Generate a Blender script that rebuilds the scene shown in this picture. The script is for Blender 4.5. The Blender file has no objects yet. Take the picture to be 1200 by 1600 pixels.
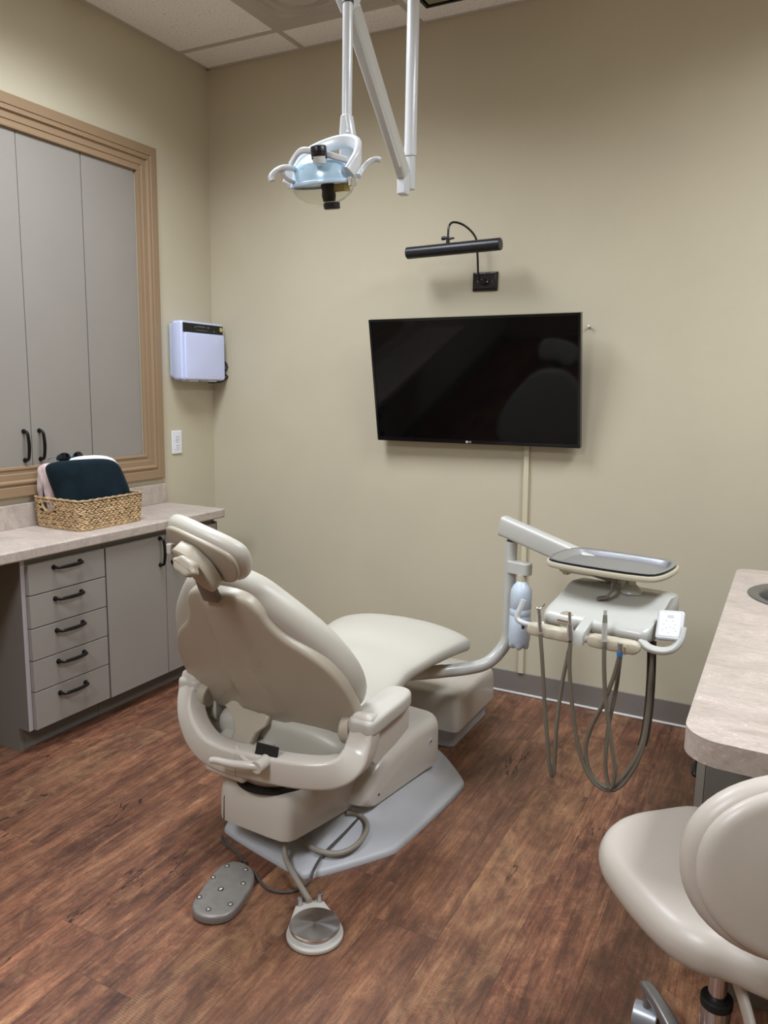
import bpy, bmesh, math, random
from mathutils import Vector, Matrix
random.seed(7)
R = math.radians; PI = math.pi
SC = bpy.context.scene
COL = SC.collection
# ------------------------------------------------------------------ camera frame (metres)
CAM_M = ((0.88662, 0.46219, 0.01701), (-0.08891, 0.13422, 0.98696), (-0.45387, 0.87657, -0.16009))  # right, up, forward
CF = 1220.72; CH = 1.394
XL = -2.772; YB = 3.336; ZC = 2.948; XR = 1.75; YF = -1.9
CP = Vector((0, 0, CH))
def ray(px, py):
    v = ((px-600)/CF, -(py-800)/CF, 1.0)
    return Vector([sum(CAM_M[i][j]*v[i] for i in range(3)) for j in range(3)])
def atY(px, py, Y): d = ray(px, py); return CP+d*(Y/d.y)
def atX(px, py, X): d = ray(px, py); return CP+d*(X/d.x)
def atZ(px, py, Z): d = ray(px, py); return CP+d*((Z-CH)/d.z)
def atD(px, py, D): return CP+ray(px, py)*D

# ------------------------------------------------------------------ materials
def s2l(c): return tuple(((x/12.92) if x <= .04045 else ((x+.055)/1.055)**2.4) for x in c)
def hexc(h): h = h.lstrip('#'); return s2l([int(h[i:i+2], 16)/255 for i in (0, 2, 4)])
class NT:
    def __init__(s, name):
        s.m = bpy.data.materials.new(name); s.m.use_nodes = True
        s.t = s.m.node_tree; s.b = s.t.nodes['Principled BSDF']
    def n(s, typ, **k):
        nd = s.t.nodes.new(typ)
        for a, v in k.items():
            if a.startswith('i_'):
                key = a[2:]; key = int(key) if key.isdigit() else key.replace('_', ' ')
                nd.inputs[key].default_value = v
            else: setattr(nd, a, v)
        return nd
    def l(s, a, b): s.t.links.new(a, b)
    def math(s, op, a, b=None, c=None):
        nd = s.t.nodes.new('ShaderNodeMath'); nd.operation = op
        for i, x in enumerate((a, b, c)):
            if x is None: continue
            if isinstance(x, (int, float)): nd.inputs[i].default_value = x
            else: s.l(x, nd.inputs[i])
        return nd.outputs[0]
    def ramp(s, fac, stops, interp='LINEAR'):
        nd = s.t.nodes.new('ShaderNodeValToRGB'); nd.color_ramp.interpolation = interp
        e = nd.color_ramp.elements
        while len(e) < len(stops): e.new(.5)
        for i, (p, c) in enumerate(stops): e[i].position = p; e[i].color = (*c, 1) if len(c) == 3 else c
        s.l(fac, nd.inputs[0]); return nd.outputs[0]
    def mix(s, fac, a, b, mode='MIX'):
        nd = s.t.nodes.new('ShaderNodeMix'); nd.data_type = 'RGBA'; nd.blend_type = mode
        for i, x in ((0, fac), (6, a), (7, b)):
            if isinstance(x, (int, float)): nd.inputs[i].default_value = x
            elif isinstance(x, tuple): nd.inputs[i].default_value = (*x, 1)
            else: s.l(x, nd.inputs[i])
        return nd.outputs[2]
def MAT(name, col, rough=.5, metal=0, spec=.5, coat=0, bump=0, bscale=200, var=0, vscale=4, trans=0, ior=1.45, emit=None, aniso=0, sheen=0, alpha=1, sss=0):
    s = NT(name); b = s.b; col = hexc(col) if isinstance(col, str) else col
    b.inputs['Base Color'].default_value = (*col, 1); b.inputs['Roughness'].default_value = rough
    b.inputs['Metallic'].default_value = metal; b.inputs['Specular IOR Level'].default_value = spec
    b.inputs['Coat Weight'].default_value = coat; b.inputs['Coat Roughness'].default_value = .12
    b.inputs['Transmission Weight'].default_value = trans; b.inputs['IOR'].default_value = ior
    b.inputs['Anisotropic'].default_value = aniso; b.inputs['Sheen Weight'].default_value = sheen
    b.inputs['Alpha'].default_value = alpha
    tc = s.n('ShaderNodeTexCoord')
    if bump:
        nz = s.n('ShaderNodeTexNoise', i_Scale=bscale, i_Detail=4.0); s.l(tc.outputs['Object'], nz.inputs['Vector'])
        bp = s.n('ShaderNodeBump', i_Strength=bump, i_Distance=.002); s.l(nz.outputs[0], bp.inputs['Height']); s.l(bp.outputs[0], b.inputs['Normal'])
    nz2 = s.n('ShaderNodeTexNoise', i_Scale=vscale, i_Detail=3.0); s.l(tc.outputs['Object'], nz2.inputs['Vector'])
    v = var or .02
    c = s.ramp(nz2.outputs[0], [(.3, tuple(x*(1-v) for x in col)), (.7, tuple(min(1, x*(1+v)) for x in col))]); s.l(c, b.inputs['Base Color'])
    if emit:
        b.inputs['Emission Color'].default_value = (*emit[0], 1); b.inputs['Emission Strength'].default_value = emit[1]
    return s.m

def wood_floor():
    s = NT('vinyl plank floor'); W = .178; L = 1.22
    tc = s.n('ShaderNodeTexCoord'); sep = s.n('ShaderNodeSeparateXYZ'); s.l(tc.outputs['Object'], sep.inputs[0])
    x, y = sep.outputs[0], sep.outputs[1]
    row = s.math('FLOOR', s.math('DIVIDE', x, W))
    wn = s.n('ShaderNodeTexWhiteNoise', noise_dimensions='1D'); s.l(row, wn.inputs['W'])
    yo = s.math('ADD', y, s.math('MULTIPLY', wn.outputs['Value'], L*3))
    idx = s.math('FLOOR', s.math('DIVIDE', yo, L))
    cmb = s.n('ShaderNodeCombineXYZ'); s.l(row, cmb.inputs[0]); s.l(idx, cmb.inputs[1])
    pn = s.n('ShaderNodeTexWhiteNoise', noise_dimensions='3D'); s.l(cmb.outputs[0], pn.inputs['Vector'])
    off = s.n('ShaderNodeVectorMath', operation='SCALE'); s.l(pn.outputs['Color'], off.inputs[0]); off.inputs['Scale'].default_value = 13.0
    def coords(sx, sy):
        v = s.n('ShaderNodeVectorMath', operation='MULTIPLY'); s.l(tc.outputs['Object'], v.inputs[0]); v.inputs[1].default_value = (sx, sy, 1)
        a = s.n('ShaderNodeVectorMath', operation='ADD'); s.l(v.outputs[0], a.inputs[0]); s.l(off.outputs[0], a.inputs[1]); return a.outputs[0]
    def noise(c, sc, det, dist=0.0, rough=.5):
        n = s.n('ShaderNodeTexNoise', i_Scale=sc, i_Detail=det, i_Distortion=dist, i_Roughness=rough); s.l(c, n.inputs['Vector']); return n.outputs[0]
    big = noise(coords(1.0, .20), 8.0, 7.0, 1.1, .68)
    mid = noise(coords(1, .075), 34, 6.0, .7, .72)
    fine = noise(coords(1, .05), 170, 3.0)
    blot = noise(coords(1, .6), 13, 5.0, 1.4, .7)
    col = s.ramp(big, [(.27, hexc('#2f211c')), (.40, hexc('#4e352b')), (.50, hexc('#6e4b3b')), (.60, hexc('#8c644d')), (.74, hexc('#a88566'))])
    red = s.ramp(blot, [(.3, hexc('#3f2d27')), (.5, hexc('#734d3c')), (.7, hexc('#9b775c'))])
    col = s.mix(.45, col, red)
    g = s.ramp(mid, [(.30, (.30, .27, .26)), (.50, (.90, .88, .86)), (.72, (1.45, 1.38, 1.28))])
    col = s.mix(.75, col, g, 'MULTIPLY')
    g2 = s.ramp(fine, [(.33, (.62, .60, .58)), (.6, (1.14, 1.12, 1.1))]); col = s.mix(.75, col, g2, 'MULTIPLY')
    spk = noise(coords(1, .45), 240, 3.0, .3, .7); g3 = s.ramp(spk, [(.32, (.60, .57, .55)), (.5, (1, 1, 1)), (.68, (1.38, 1.32, 1.26))]); col = s.mix(.6, col, g3, 'MULTIPLY')
    big2 = noise(coords(1, .35), 22, 5.0, 1.0, .7); g4 = s.ramp(big2, [(.34, (.70, .66, .64)), (.5, (1, 1, 1)), (.66, (1.2, 1.17, 1.1))]); col = s.mix(.6, col, g4, 'MULTIPLY')
    # saw marks on some planks
    wv = s.n('ShaderNodeTexWave', i_Scale=45.0, i_Distortion=3.0, i_Detail=2.0); wv.bands_direction = 'Y'; s.l(coords(.15, 1), wv.inputs['Vector'])
    sm = s.math('MULTIPLY', s.math('GREATER_THAN', pn.outputs['Value'], .72), s.math('MULTIPLY', wv.outputs['Fac'], s.ramp(blot, [(.42, (0, 0, 0)), (.58, (1, 1, 1))])))
    col = s.mix(s.math('MULTIPLY', sm, .32), col, hexc('#a98a63'))
    # grey brown planks, tone by plank
    tone = s.ramp(pn.outputs['Value'], [(0, (.92, .91, .90)), (.5, (1.12, 1.09, 1.06)), (1, (1.26, 1.23, 1.19))]); col = s.mix(1.0, col, tone, 'MULTIPLY')
    col = s.mix(s.math('MULTIPLY', s.math('LESS_THAN', wn.outputs['Value'], .35), .30), col, hexc('#5b4434'))
    # dark splits
    vc = s.n('ShaderNodeTexNoise', i_Scale=4.2, i_Detail=5.0, i_Distortion=.5, i_Roughness=.62); s.l(coords(1, .16), vc.inputs['Vector'])
    ab = s.math('ABSOLUTE', s.math('SUBTRACT', vc.outputs[0], .5))
    cr = s.math('MULTIPLY', s.math('LESS_THAN', ab, .0032), s.math('GREATER_THAN', noise(coords(1, .5), 4, 2.0), .60))
    col = s.mix(s.math('MULTIPLY', cr, .8), col, hexc('#1c110c'))
    # seams
    fx = s.math('FRACT', s.math('DIVIDE', x, W)); fy = s.math('FRACT', s.math('DIVIDE', yo, L))
    sx = s.math('LESS_THAN', s.math('MINIMUM', fx, s.math('SUBTRACT', 1, fx)), .006)
    sy = s.math('LESS_THAN', s.math('MINIMUM', fy, s.math('SUBTRACT', 1, fy)), .0009)
    seam = s.math('MAXIMUM', sx, sy)
    col = s.mix(s.math('MULTIPLY', seam, .38), col, hexc('#22140e'))
    s.l(col, s.b.inputs['Base Color'])
    rg = s.ramp(mid, [(.3, (.5, .5, .5)), (.7, (.36, .36, .36))]); s.l(rg, s.b.inputs['Roughness'])
    s.b.inputs['Specular IOR Level'].default_value = .42
    h = s.math('SUBTRACT', s.math('ADD', s.math('MULTIPLY', mid, .5), s.math('MULTIPLY', fine, .3)), s.math('MAXIMUM', seam, cr))
    bp = s.n('ShaderNodeBump', i_Strength=.28, i_Distance=.002); s.l(h, bp.inputs['Height']); s.l(bp.outputs[0], s.b.inputs['Normal'])
    return s.m
def laminate():
    s = NT('travertine pattern laminate'); tc = s.n('ShaderNodeTexCoord')
    v = s.n('ShaderNodeVectorMath', operation='MULTIPLY'); s.l(tc.outputs['Object'], v.inputs[0]); v.inputs[1].default_value = (1, 2.2, 1.6)
    n1 = s.n('ShaderNodeTexNoise', i_Scale=5.0, i_Detail=6.0, i_Distortion=1.2, i_Roughness=.65); s.l(v.outputs[0], n1.inputs['Vector'])
    n2 = s.n('ShaderNodeTexNoise', i_Scale=22.0, i_Detail=6.0, i_Distortion=2.2, i_Roughness=.7); s.l(v.outputs[0], n2.inputs['Vector'])
    n3 = s.n('ShaderNodeTexNoise', i_Scale=45.0, i_Detail=4.0, i_Distortion=3.0); s.l(v.outputs[0], n3.inputs['Vector'])
    c = s.ramp(n1.outputs[0], [(.3, hexc('#a2958b')), (.5, hexc('#b0a49a')), (.7, hexc('#baaaa3'))])
    c2 = s.ramp(n2.outputs[0], [(.3, (.74, .71, .69)), (.52, (.98, .98, .98)), (.7, (1.10, 1.09, 1.07))]); c = s.mix(.8, c, c2, 'MULTIPLY')
    f = s.ramp(n3.outputs[0], [(.60, (0, 0, 0)), (.66, (1, 1, 1))]); f2 = s.ramp(n1.outputs[0], [(.45, (0, 0, 0)), (.6, (1, 1, 1))])
    k = s.math('MULTIPLY', s.math('MULTIPLY', f, f2), .85)
    c = s.mix(k, c, hexc('#ddcfba')); s.l(c, s.b.inputs['Base Color']); s.b.inputs['Roughness'].default_value = .42
    return s.m
def ceil_tile():
    s = NT('acoustic ceiling tile'); tc = s.n('ShaderNodeTexCoord')
    n1 = s.n('ShaderNodeTexNoise', i_Scale=110.0, i_Detail=3.0, i_Roughness=.6); s.l(tc.outputs['Object'], n1.inputs['Vector'])
    n2 = s.n('ShaderNodeTexNoise', i_Scale=2.0, i_Detail=2.0); s.l(tc.outputs['Object'], n2.inputs['Vector'])
    c = s.ramp(n1.outputs[0], [(.30, hexc('#6f675f')), (.37, hexc('#eae7e4')), (.7, hexc('#f4f1ee'))])
    s.l(c, s.b.inputs['Base Color']); s.b.inputs['Roughness'].default_value = .95; s.b.inputs['Specular IOR Level'].default_value = .1
    bp = s.n('ShaderNodeBump', i_Strength=.5, i_Distance=.002); s.l(n1.outputs[0], bp.inputs['Height']); s.l(bp.outputs[0], s.b.inputs['Normal'])
    return s.m
def spun_metal():
    s = NT('spun stainless disc'); s.b.inputs['Metallic'].default_value = 1; s.b.inputs['Base Color'].default_value = (.86, .91, .97, 1); s.b.inputs['Roughness'].default_value = .19
    s.b.inputs['Anisotropic'].default_value = .92
    tg = s.n('ShaderNodeTangent', direction_type='RADIAL', axis='Z'); s.l(tg.outputs[0], s.b.inputs['Tangent'])
    return s.m
def brushed(name, col, rough, sx):
    s = NT(name); s.b.inputs['Metallic'].default_value = 1; tc = s.n('ShaderNodeTexCoord')
    v = s.n('ShaderNodeVectorMath', operation='MULTIPLY'); s.l(tc.outputs['Object'], v.inputs[0]); v.inputs[1].default_value = sx
    n = s.n('ShaderNodeTexNoise', i_Scale=60.0, i_Detail=2.0); s.l(v.outputs[0], n.inputs['Vector'])
    s.l(s.ramp(n.outputs[0], [(.3, (rough*.8,)*3), (.7, (rough*1.3,)*3)]), s.b.inputs['Roughness'])
    s.b.inputs['Base Color'].default_value = (*hexc(col), 1); return s.m
M = dict(
    floor=wood_floor(), lam=laminate(), tile=ceil_tile(),
    wall=MAT('tan painted wall', '#bdb49e', .75, spec=.25, bump=.18, bscale=260),
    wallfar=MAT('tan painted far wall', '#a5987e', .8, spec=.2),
    tbar=MAT('ceiling grid metal', '#b9b0a6', .6), diff=MAT('diffuser white metal', '#b5ada4', .5),
    base=MAT('taupe vinyl base', '#77706a', .55), caulk=MAT('white floor bead', '#c9c6c2', .45),
    trim=MAT('tan painted casing', '#8f775d', .42, bump=.05), grey=MAT('grey cabinet laminate', '#8c867f', .48, bump=.05),
    greyd=MAT('grey cabinet carcass', '#6f6963', .55), greyedge=MAT('light grey edge band', '#a69fa0', .5), dark=MAT('dark gap', '#15110f', .8),
    handle=MAT('oil rubbed bronze', '#1d1a1a', .32, metal=.6), blackp=MAT('black plastic', '#141416', .35), blackm=MAT('black satin metal', '#26272b', .34, metal=.25),
    vinyl=MAT('beige upholstery vinyl', '#b9b4a9', .36, spec=.5, bump=.06, bscale=500), shell=MAT('taupe moulded plastic', '#a89e8e', .36, spec=.5),
    shell2=MAT('beige gloss plastic', '#c1bab0', .26, spec=.5, coat=.15), plate=MAT('grey painted base plate', '#aeaeb1', .42),
    svinyl=MAT('taupe stool vinyl', '#b8afa5', .34, spec=.5, bump=.06, bscale=500),
    arm=MAT('armrest beige', '#b9b4ab', .42), bracket=MAT('grey brown bracket', '#6d635b', .4),
    white=MAT('white gloss enamel', '#c6c8ca', .25, coat=.3), whiteg=MAT('off white enamel', '#b9b8b2', .3, coat=.2), cream=MAT('cream plastic', '#c0b8a4', .38),
    steel=brushed('brushed steel', '#c3c3c6', .28, (1, 20, 1)), tray=MAT('tray steel', '#c6c9d0', .30, metal=.88), chrome=MAT('chrome', '#d8d8da', .1, metal=1),
    spun=spun_metal(), hose=MAT('taupe silicone hose', '#726a5d', .38), hosed=MAT('dark hose', '#3a332c', .42), grip=MAT('sage grip', '#7d8070', .5),
    bottle=MAT('frosted bottle plastic', '#cfdcea', .3, trans=.15), blue=MAT('blue ring', '#2f6fb4', .4), bluew=MAT('blue sticker', '#6f9ccc', .5), yellow=MAT('yellow sticker', '#c9c268', .5),
    screen=MAT('black screen glass', '#040406', .05, spec=.28, coat=0), bezel=MAT('gloss black bezel', '#0a0a0c', .12), logo=MAT('silver logo', '#c9c9cc', .4),
    pur=MAT('cool white plastic', '#ccd3f4', .38), purside=MAT('cool white plastic side', '#c8d2f2', .36), gold=MAT('gold seal', '#c9b64c', .4), ledoff=MAT('pale print', '#8f8f93', .5),
    wplate=MAT('white wall plate', '#dfe0e4', .35), slot=MAT('socket slot', '#3a3a3c', .6), plate_b=MAT('dark bronze plate', '#2a2221', .4, metal=.3),
    wicker=MAT('woven seagrass', '#bd9f78', .55, var=.35, vscale=60, bump=.4, bscale=200), wdark=MAT('basket gap shade', '#4a3520', .85), wrim=MAT('basket rim', '#a58a68', .7, var=.35, vscale=60, bump=.5),
    teal=MAT('dark teal plush', '#0d1b22', .95, spec=.1, sheen=.12, bump=.7, bscale=120, var=.35, vscale=14), pink=MAT('pale pink fleece', '#cdb6b4', .95, spec=.1, sheen=.4, bump=.9, bscale=140, var=.06, vscale=30),
    wcloth=MAT('white cloth', '#dcdcdc', .9, spec=.1, bump=.4), lens=MAT('dark lens', '#0c1016', .06), lensrim=MAT('teal frame', '#4d8390', .25),
    rubber=MAT('dark rubber', '#1b1a19', .6), pedal=MAT('grey cast pedal', '#7f7a75', .4, metal=.25, var=.1, vscale=40), stud=MAT('worn stud metal', '#8d8985', .28, metal=.8),
    pedw=MAT('off white pedal base', '#b9b3ab', .4), cable=MAT('grey cable', '#8a8378', .45), cabled=MAT('dark grey cable', '#4a4541', .45),
    sink=MAT('sink steel', '#8f9092', .34, metal=.9), alu=MAT('cast aluminium', '#a3a3a6', .36, metal=.85), castw=MAT('caster silver', '#a9adb3', .35, metal=.5),
    lamp=MAT('troffer lamp', '#ffffff', .5, emit=((.97, 1, 1), 3.0)), dome=MAT('dichroic reflector', '#b9d9ef', .25, metal=.1, coat=.5, var=.16, vscale=9), rimb=MAT('pale blue rim', '#b9cfe8', .2, coat=.4),
    clear=MAT('clear shield', '#f4f4f0', .03, trans=1, ior=1.15), smoke=MAT('lamp socket', '#2a2624', .4), amber=MAT('amber glass', '#c9ad62', .15, trans=.3),
    hook=MAT('screw metal', '#b0a68f', .4, metal=.5), race=MAT('painted raceway', '#c6bda4', .6), curtain=MAT('dark curtain', '#3d3f45', .9), doorm=MAT('dark door', '#3b2e26', .5))

# ------------------------------------------------------------------ mesh helpers
def tag(o, label=None, cat=None, group=None, kind=None):
    if label: o['label'] = label
    if cat: o['category'] = cat
    if group: o['group'] = group
    if kind: o['kind'] = kind
    return o
def empty(name, loc, label, cat, group=None, rz=0):
    o = bpy.data.objects.new(name, None); COL.objects.link(o); o.location = loc; o.rotation_euler = (0, 0, rz); o.empty_display_size = .05
    o['_inv'] = 0; del o['_inv']
    return tag(o, label, cat, group)
def obj(name, geo, m, parent=None, sharp=35, bevel=0, seg=3, sub=0, world=False):
    """geo=(verts,faces); with world=True the vertices are in world space and are moved into the parent's frame"""
    vs, fs = geo
    if world and parent is not None:
        p = parent; inv = Matrix.Identity(4)
        chain = []
        while p is not None: chain.append(p); p = p.parent
        mw = Matrix.Identity(4)
        for q in reversed(chain): mw = mw @ q.matrix_basis
        inv = mw.inverted(); vs = [inv @ Vector(v) for v in vs]
    me = bpy.data.meshes.new(name); me.from_pydata([tuple(v) for v in vs], [], [tuple(f) for f in fs]); me.validate()
    bm = bmesh.new(); bm.from_mesh(me); bmesh.ops.remove_doubles(bm, verts=bm.verts, dist=1e-6); bmesh.ops.recalc_face_normals(bm, faces=bm.faces); bm.to_mesh(me); bm.free()
    for p in me.polygons: p.use_smooth = True
    me.set_sharp_from_angle(angle=R(sharp))
    me.materials.append(m if not isinstance(m, str) else M[m])
    o = bpy.data.objects.new(name, me); COL.objects.link(o); o.parent = parent
    if parent is None:   # origin to the base centre
        cx = sum(v.co.x for v in me.vertices)/len(me.vertices); cy = sum(v.co.y for v in me.vertices)/len(me.vertices); cz = min(v.co.z for v in me.vertices)
        c = Vector((cx, cy, cz))
        for v in me.vertices: v.co -= c
        o.location = c
    if bevel:
        b = o.modifiers.new('bevel', 'BEVEL'); b.width = bevel; b.segments = seg; b.limit_method = 'ANGLE'; b.angle_limit = R(30); b.harden_normals = False
    if sub:
        sb = o.modifiers.new('sub', 'SUBSURF'); sb.levels = sub; sb.render_levels = sub
    return o
def join(*gs):
    V = []; F = []
    for v, f in gs:
        n = len(V); V += list(v); F += [tuple(i+n for i in q) for q in f]
    return V, F
def xf(g, mtx): return [mtx @ Vector(v) for v in g[0]], g[1]
def T(x, y, z): return Matrix.Translation((x, y, z))
def RX(a): return Matrix.Rotation(R(a), 4, 'X')
def RY(a): return Matrix.Rotation(R(a), 4, 'Y')
def RZ(a): return Matrix.Rotation(R(a), 4, 'Z')
def box(x0, x1, y0, y1, z0, z1):
    v = [(x, y, z) for x in (x0, x1) for y in (y0, y1) for z in (z0, z1)]
    return v, [(0, 1, 3, 2), (4, 6, 7, 5), (0, 4, 5, 1), (2, 3, 7, 6), (0, 2, 6, 4), (1, 5, 7, 3)]
def loft(rings, cap=True, closed=False):
    n = len(rings[0]); V = [Vector(p) for r in rings for p in r]; F = []
    for i in range(len(rings)-(0 if closed else 1)):
        a = i*n; b = ((i+1) % len(rings))*n
        for j in range(n): k = (j+1) % n; F.append((a+j, a+k, b+k, b+j))
    if cap and not closed: F.append(tuple(range(n-1, -1, -1))); F.append(tuple((len(rings)-1)*n+j for j in range(n)))
    return V, F
def cr(pts, k=8, closed=False):
    P = [Vector(p) for p in pts]; n = len(P); out = []
    def g(i): return P[i % n] if closed else (P[max(0, min(n-1, i))])
    for i in range(n if closed else n-1):
        p0, p1, p2, p3 = g(i-1), g(i), g(i+1), g(i+2)
        for j in range(k):
            t = j/k; out.append(.5*((2*p1)+(p2-p0)*t+(2*p0-5*p1+4*p2-p3)*t*t+(3*p1-p0-3*p2+p3)*t**3))
    if not closed: out.append(P[-1])
    return out
def sweep(path, sec, up=None, scale=None, cap=True, closed=False):
    """sec(t)->list of (a,b) in the frame (side,up)"""
    P = [Vector(p) for p in path]; n = len(P); rings = []; prev = None
    for i in range(n):
        t = (P[(i+1) % n if closed else min(i+1, n-1)]-P[(i-1) % n if closed else max(i-1, 0)]).normalized()
        if up is not None:
            u = Vector(up); s = t.cross(u)
            if s.length < 1e-4: s = prev or Vector((1, 0, 0))
            s = s.normalized(); prev = s; w = s.cross(t)
        else:
            if prev is None:
                s = t.cross(Vector((0, 0, 1)));
                if s.length < .1: s = t.cross(Vector((1, 0, 0)))
                s.normalize()
            else:
                s = (prev-t*prev.dot(t)); s.normalize()
            prev = s; w = s.cross(t)
        rings.append([P[i]+s*a+w*b for a, b in sec(i/(n-1 if n > 1 else 1))])
    return loft(rings, cap=cap, closed=closed)
def circ(r, n=12): return [(r*math.cos(2*PI*i/n), r*math.sin(2*PI*i/n)) for i in range(n)]
def rrect(w, h, r, k=4):
    out = []
    for cx, cy, a0 in ((w/2-r, h/2-r, 0), (-w/2+r, h/2-r, 90), (-w/2+r, -h/2+r, 180), (w/2-r, -h/2+r, 270)):
        for i in range(k+1): a = R(a0+90*i/k); out.append((cx+r*math.cos(a), cy+r*math.sin(a)))
    return out
def tube(path, r, n=12, smooth=0):
    p = cr(path, smooth) if smooth else path
    if callable(r): return sweep(p, lambda t: circ(r(t), n))
    return sweep(p, lambda t: circ(r, n))
def cyl(p0, p1, r0, r1=None, n=20):
    r1 = r0 if r1 is None else r1
    p0 = Vector(p0); p1 = Vector(p1)
    return sweep([p0, p1], lambda t: circ(r0+(r1-r0)*t, n))
def lathe(prof, n=28, cap=True):
    return loft([[(r*math.cos(2*PI*j/n), r*math.sin(2*PI*j/n), z) for j in range(n)] for r, z in prof], cap=cap)
def inset(poly, d):
    n = len(poly); area = sum(poly[i][0]*poly[(i+1) % n][1]-poly[(i+1) % n][0]*poly[i][1] for i in range(n)); s = 1 if area > 0 else -1
    out = []
    for i in range(n):
        a = Vector(poly[i-1][:2]); b = Vector(poly[i][:2]); c = Vector(poly[(i+1) % n][:2])
        t = (c-a).normalized(); nn = Vector((-t.y, t.x))*s; out.append((b.x+nn.x*d, b.y+nn.y*d))
    return out
def pad(outline, th, r, dome=0, under=0, k=5, f=None, ctr=None, rings=(.75, .45, .15)):
    """cushion: outline in (u,v), thickness th in w from 0 to th, rounded rim radius r, domed top and underside"""
    cx = sum(p[0] for p in outline)/len(outline); cy = sum(p[1] for p in outline)/len(outline)
    if ctr: cx, cy = ctr
    R_ = []; inn = inset(outline, r)
    def sc(q): return [((p[0]-cx)*q+cx, (p[1]-cy)*q+cy) for p in inn]
    for q in reversed(rings): R_.append([(p[0], p[1], -under*(1-q*q)) for p in sc(q)])
    rz = min(r, th/2)
    for i in range(k+1):
        a = PI/2*i/k; pp = inset(outline, r*(1-math.sin(a))); R_.append([(p[0], p[1], rz*(1-math.cos(a))) for p in pp])
    for i in range(k+1):
        a = PI/2*i/k; pp = inset(outline, r*(1-math.cos(a))); R_.append([(p[0], p[1], th-rz+rz*math.sin(a)) for p in pp])
    for q in rings: R_.append([(p[0], p[1], th+dome*(1-q*q)) for p in sc(q)])
    g = loft(R_)
    if f: g = ([Vector(f(*v)) for v in g[0]], g[1])
    return g
def prism(poly, z0, z1, f=None):
    g = loft([[(p[0], p[1], z0) for p in poly], [(p[0], p[1], z1) for p in poly]])
    if f: g = ([Vector(f(*v)) for v in g[0]], g[1])
    return g
def sell(w, h, e=.6, n=28, cz=0):
    out = []
    for i in range(n):
        a = 2*PI*i/n; c, s = math.cos(a), math.sin(a)
        out.append((w*math.copysign(abs(c)**e, c), h*math.copysign(abs(s)**e, s)+cz))
    return out
def ellipsoid(c, rx, ry, rz, n=16, m=10):
    rings = []
    for i in range(1, m):
        a = PI*i/m; rings.append([(c[0]+rx*math.sin(a)*math.cos(2*PI*j/n), c[1]+ry*math.sin(a)*math.sin(2*PI*j/n), c[2]-rz*math.cos(a)) for j in range(n)])
    return loft(rings)
def text(name, s, size, m, parent, mtx, ext=.0004):
    cu = bpy.data.curves.new(name, 'FONT'); cu.body = s; cu.size = size; cu.extrude = ext; cu.align_x = 'CENTER'; cu.align_y = 'CENTER'; cu.resolution_u = 3
    t = bpy.data.objects.new(name, cu); COL.objects.link(t); bpy.context.view_layer.update()
    me = bpy.data.meshes.new_from_object(t.evaluated_get(bpy.context.evaluated_depsgraph_get()))
    bpy.data.objects.remove(t); bpy.data.curves.remove(cu)
    me.materials.clear(); me.materials.append(M[m]); o = bpy.data.objects.new(name, me); COL.objects.link(o)
    o.parent = parent; o.matrix_basis = mtx; return o

# ------------------------------------------------------------------ the room
def struct(name, g, m, **k): return tag(obj(name, g, m, **k), kind='structure')
struct('floor', box(XL-.1, XR+.1, YF-.1, YB+.1, -.05, 0), 'floor')
struct('wall_back', box(XL-.1, XR+.1, YB, YB+.1, 0, ZC), 'wall')
OY0, OY1, OZ0, OZ1 = .8, 2.815, 1.032, 2.362      # recess for the wall cabinet
struct('wall_left', join(box(XL-.1, XL, YF, OY0, 0, ZC), box(XL-.1, XL, OY1, YB, 0, ZC), box(XL-.1, XL, OY0, OY1, 0, OZ0), box(XL-.1, XL, OY0, OY1, OZ1, ZC)), 'wall')
struct('wall_right', box(XR, XR+.1, YF, YB, 0, ZC), 'wall')
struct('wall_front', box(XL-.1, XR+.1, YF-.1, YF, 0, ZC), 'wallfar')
TR = []   # openings in the ceiling: supply diffuser, louvred grille, troffers
DX0, DX1, DY0, DY1 = -2.197, -1.587, 2.510, 3.120
struct('ceiling', box(XL-.1, XR+.1, YF-.1, YB+.1, ZC, ZC+.05), 'tile')
# grid bars
g = []
xb = -2.192
while xb < XR: g.append(box(xb-.012, xb+.012, YF, YB, ZC-.004, ZC)); xb += .61
for y in (3.12, 2.51, 1.90, 1.29, .68, .07, -.54, -1.15): g.append(box(XL, -1.58 if y > 3 else XR, y-.012, y+.012, ZC-.0035, ZC))
g += [box(XL, XL+.018, YF, YB, ZC-.005, ZC), box(XL, XR, YB-.018, YB, ZC-.005, ZC)]
struct('trim_1', join(*g), 'tbar')
struct('baseboard_back', join(box(XL, XR, YB-.008, YB, .004, .104)), 'base', bevel=.002)
struct('trim_2', sweep([(XL, YB-.012, .005), (XR, YB-.012, .005)], lambda t: circ(.006, 8)), 'caulk')
struct('baseboard_left', box(XL, XL+.008, YF, 1.80, 0, .1), 'base')
# casing round the wall cabinet: mitred moulding
def casing(name, y0, y1, z0, z1, prof, m):
    rings = [[(XL+h, y0+d, z0+d), (XL+h, y1-d, z0+d), (XL+h, y1-d, z1-d), (XL+h, y0+d, z1-d)] for d, h in prof]
    V = [Vector(p) for r in rings for p in r]; F = []
    for i in range(len(rings)):
        a = i*4; b = ((i+1) % len(rings))*4
        for j in range(4): k = (j+1) % 4; F.append((a+j, a+k, b+k, b+j))
    return struct(name, (V, F), m, sharp=25)
casing('trim_3', .68, 2.937, .921, 2.466, [(0, 0), (0, .018), (.004, .022), (.040, .022), (.043, .018), (.050, .018), (.055, .024), (.062, .024), (.068, .014), (.092, .014), (.095, .010), (.108, .010), (.112, .014), (.120, .012), (.1225, .006), (.1225, 0)], 'trim')

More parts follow.
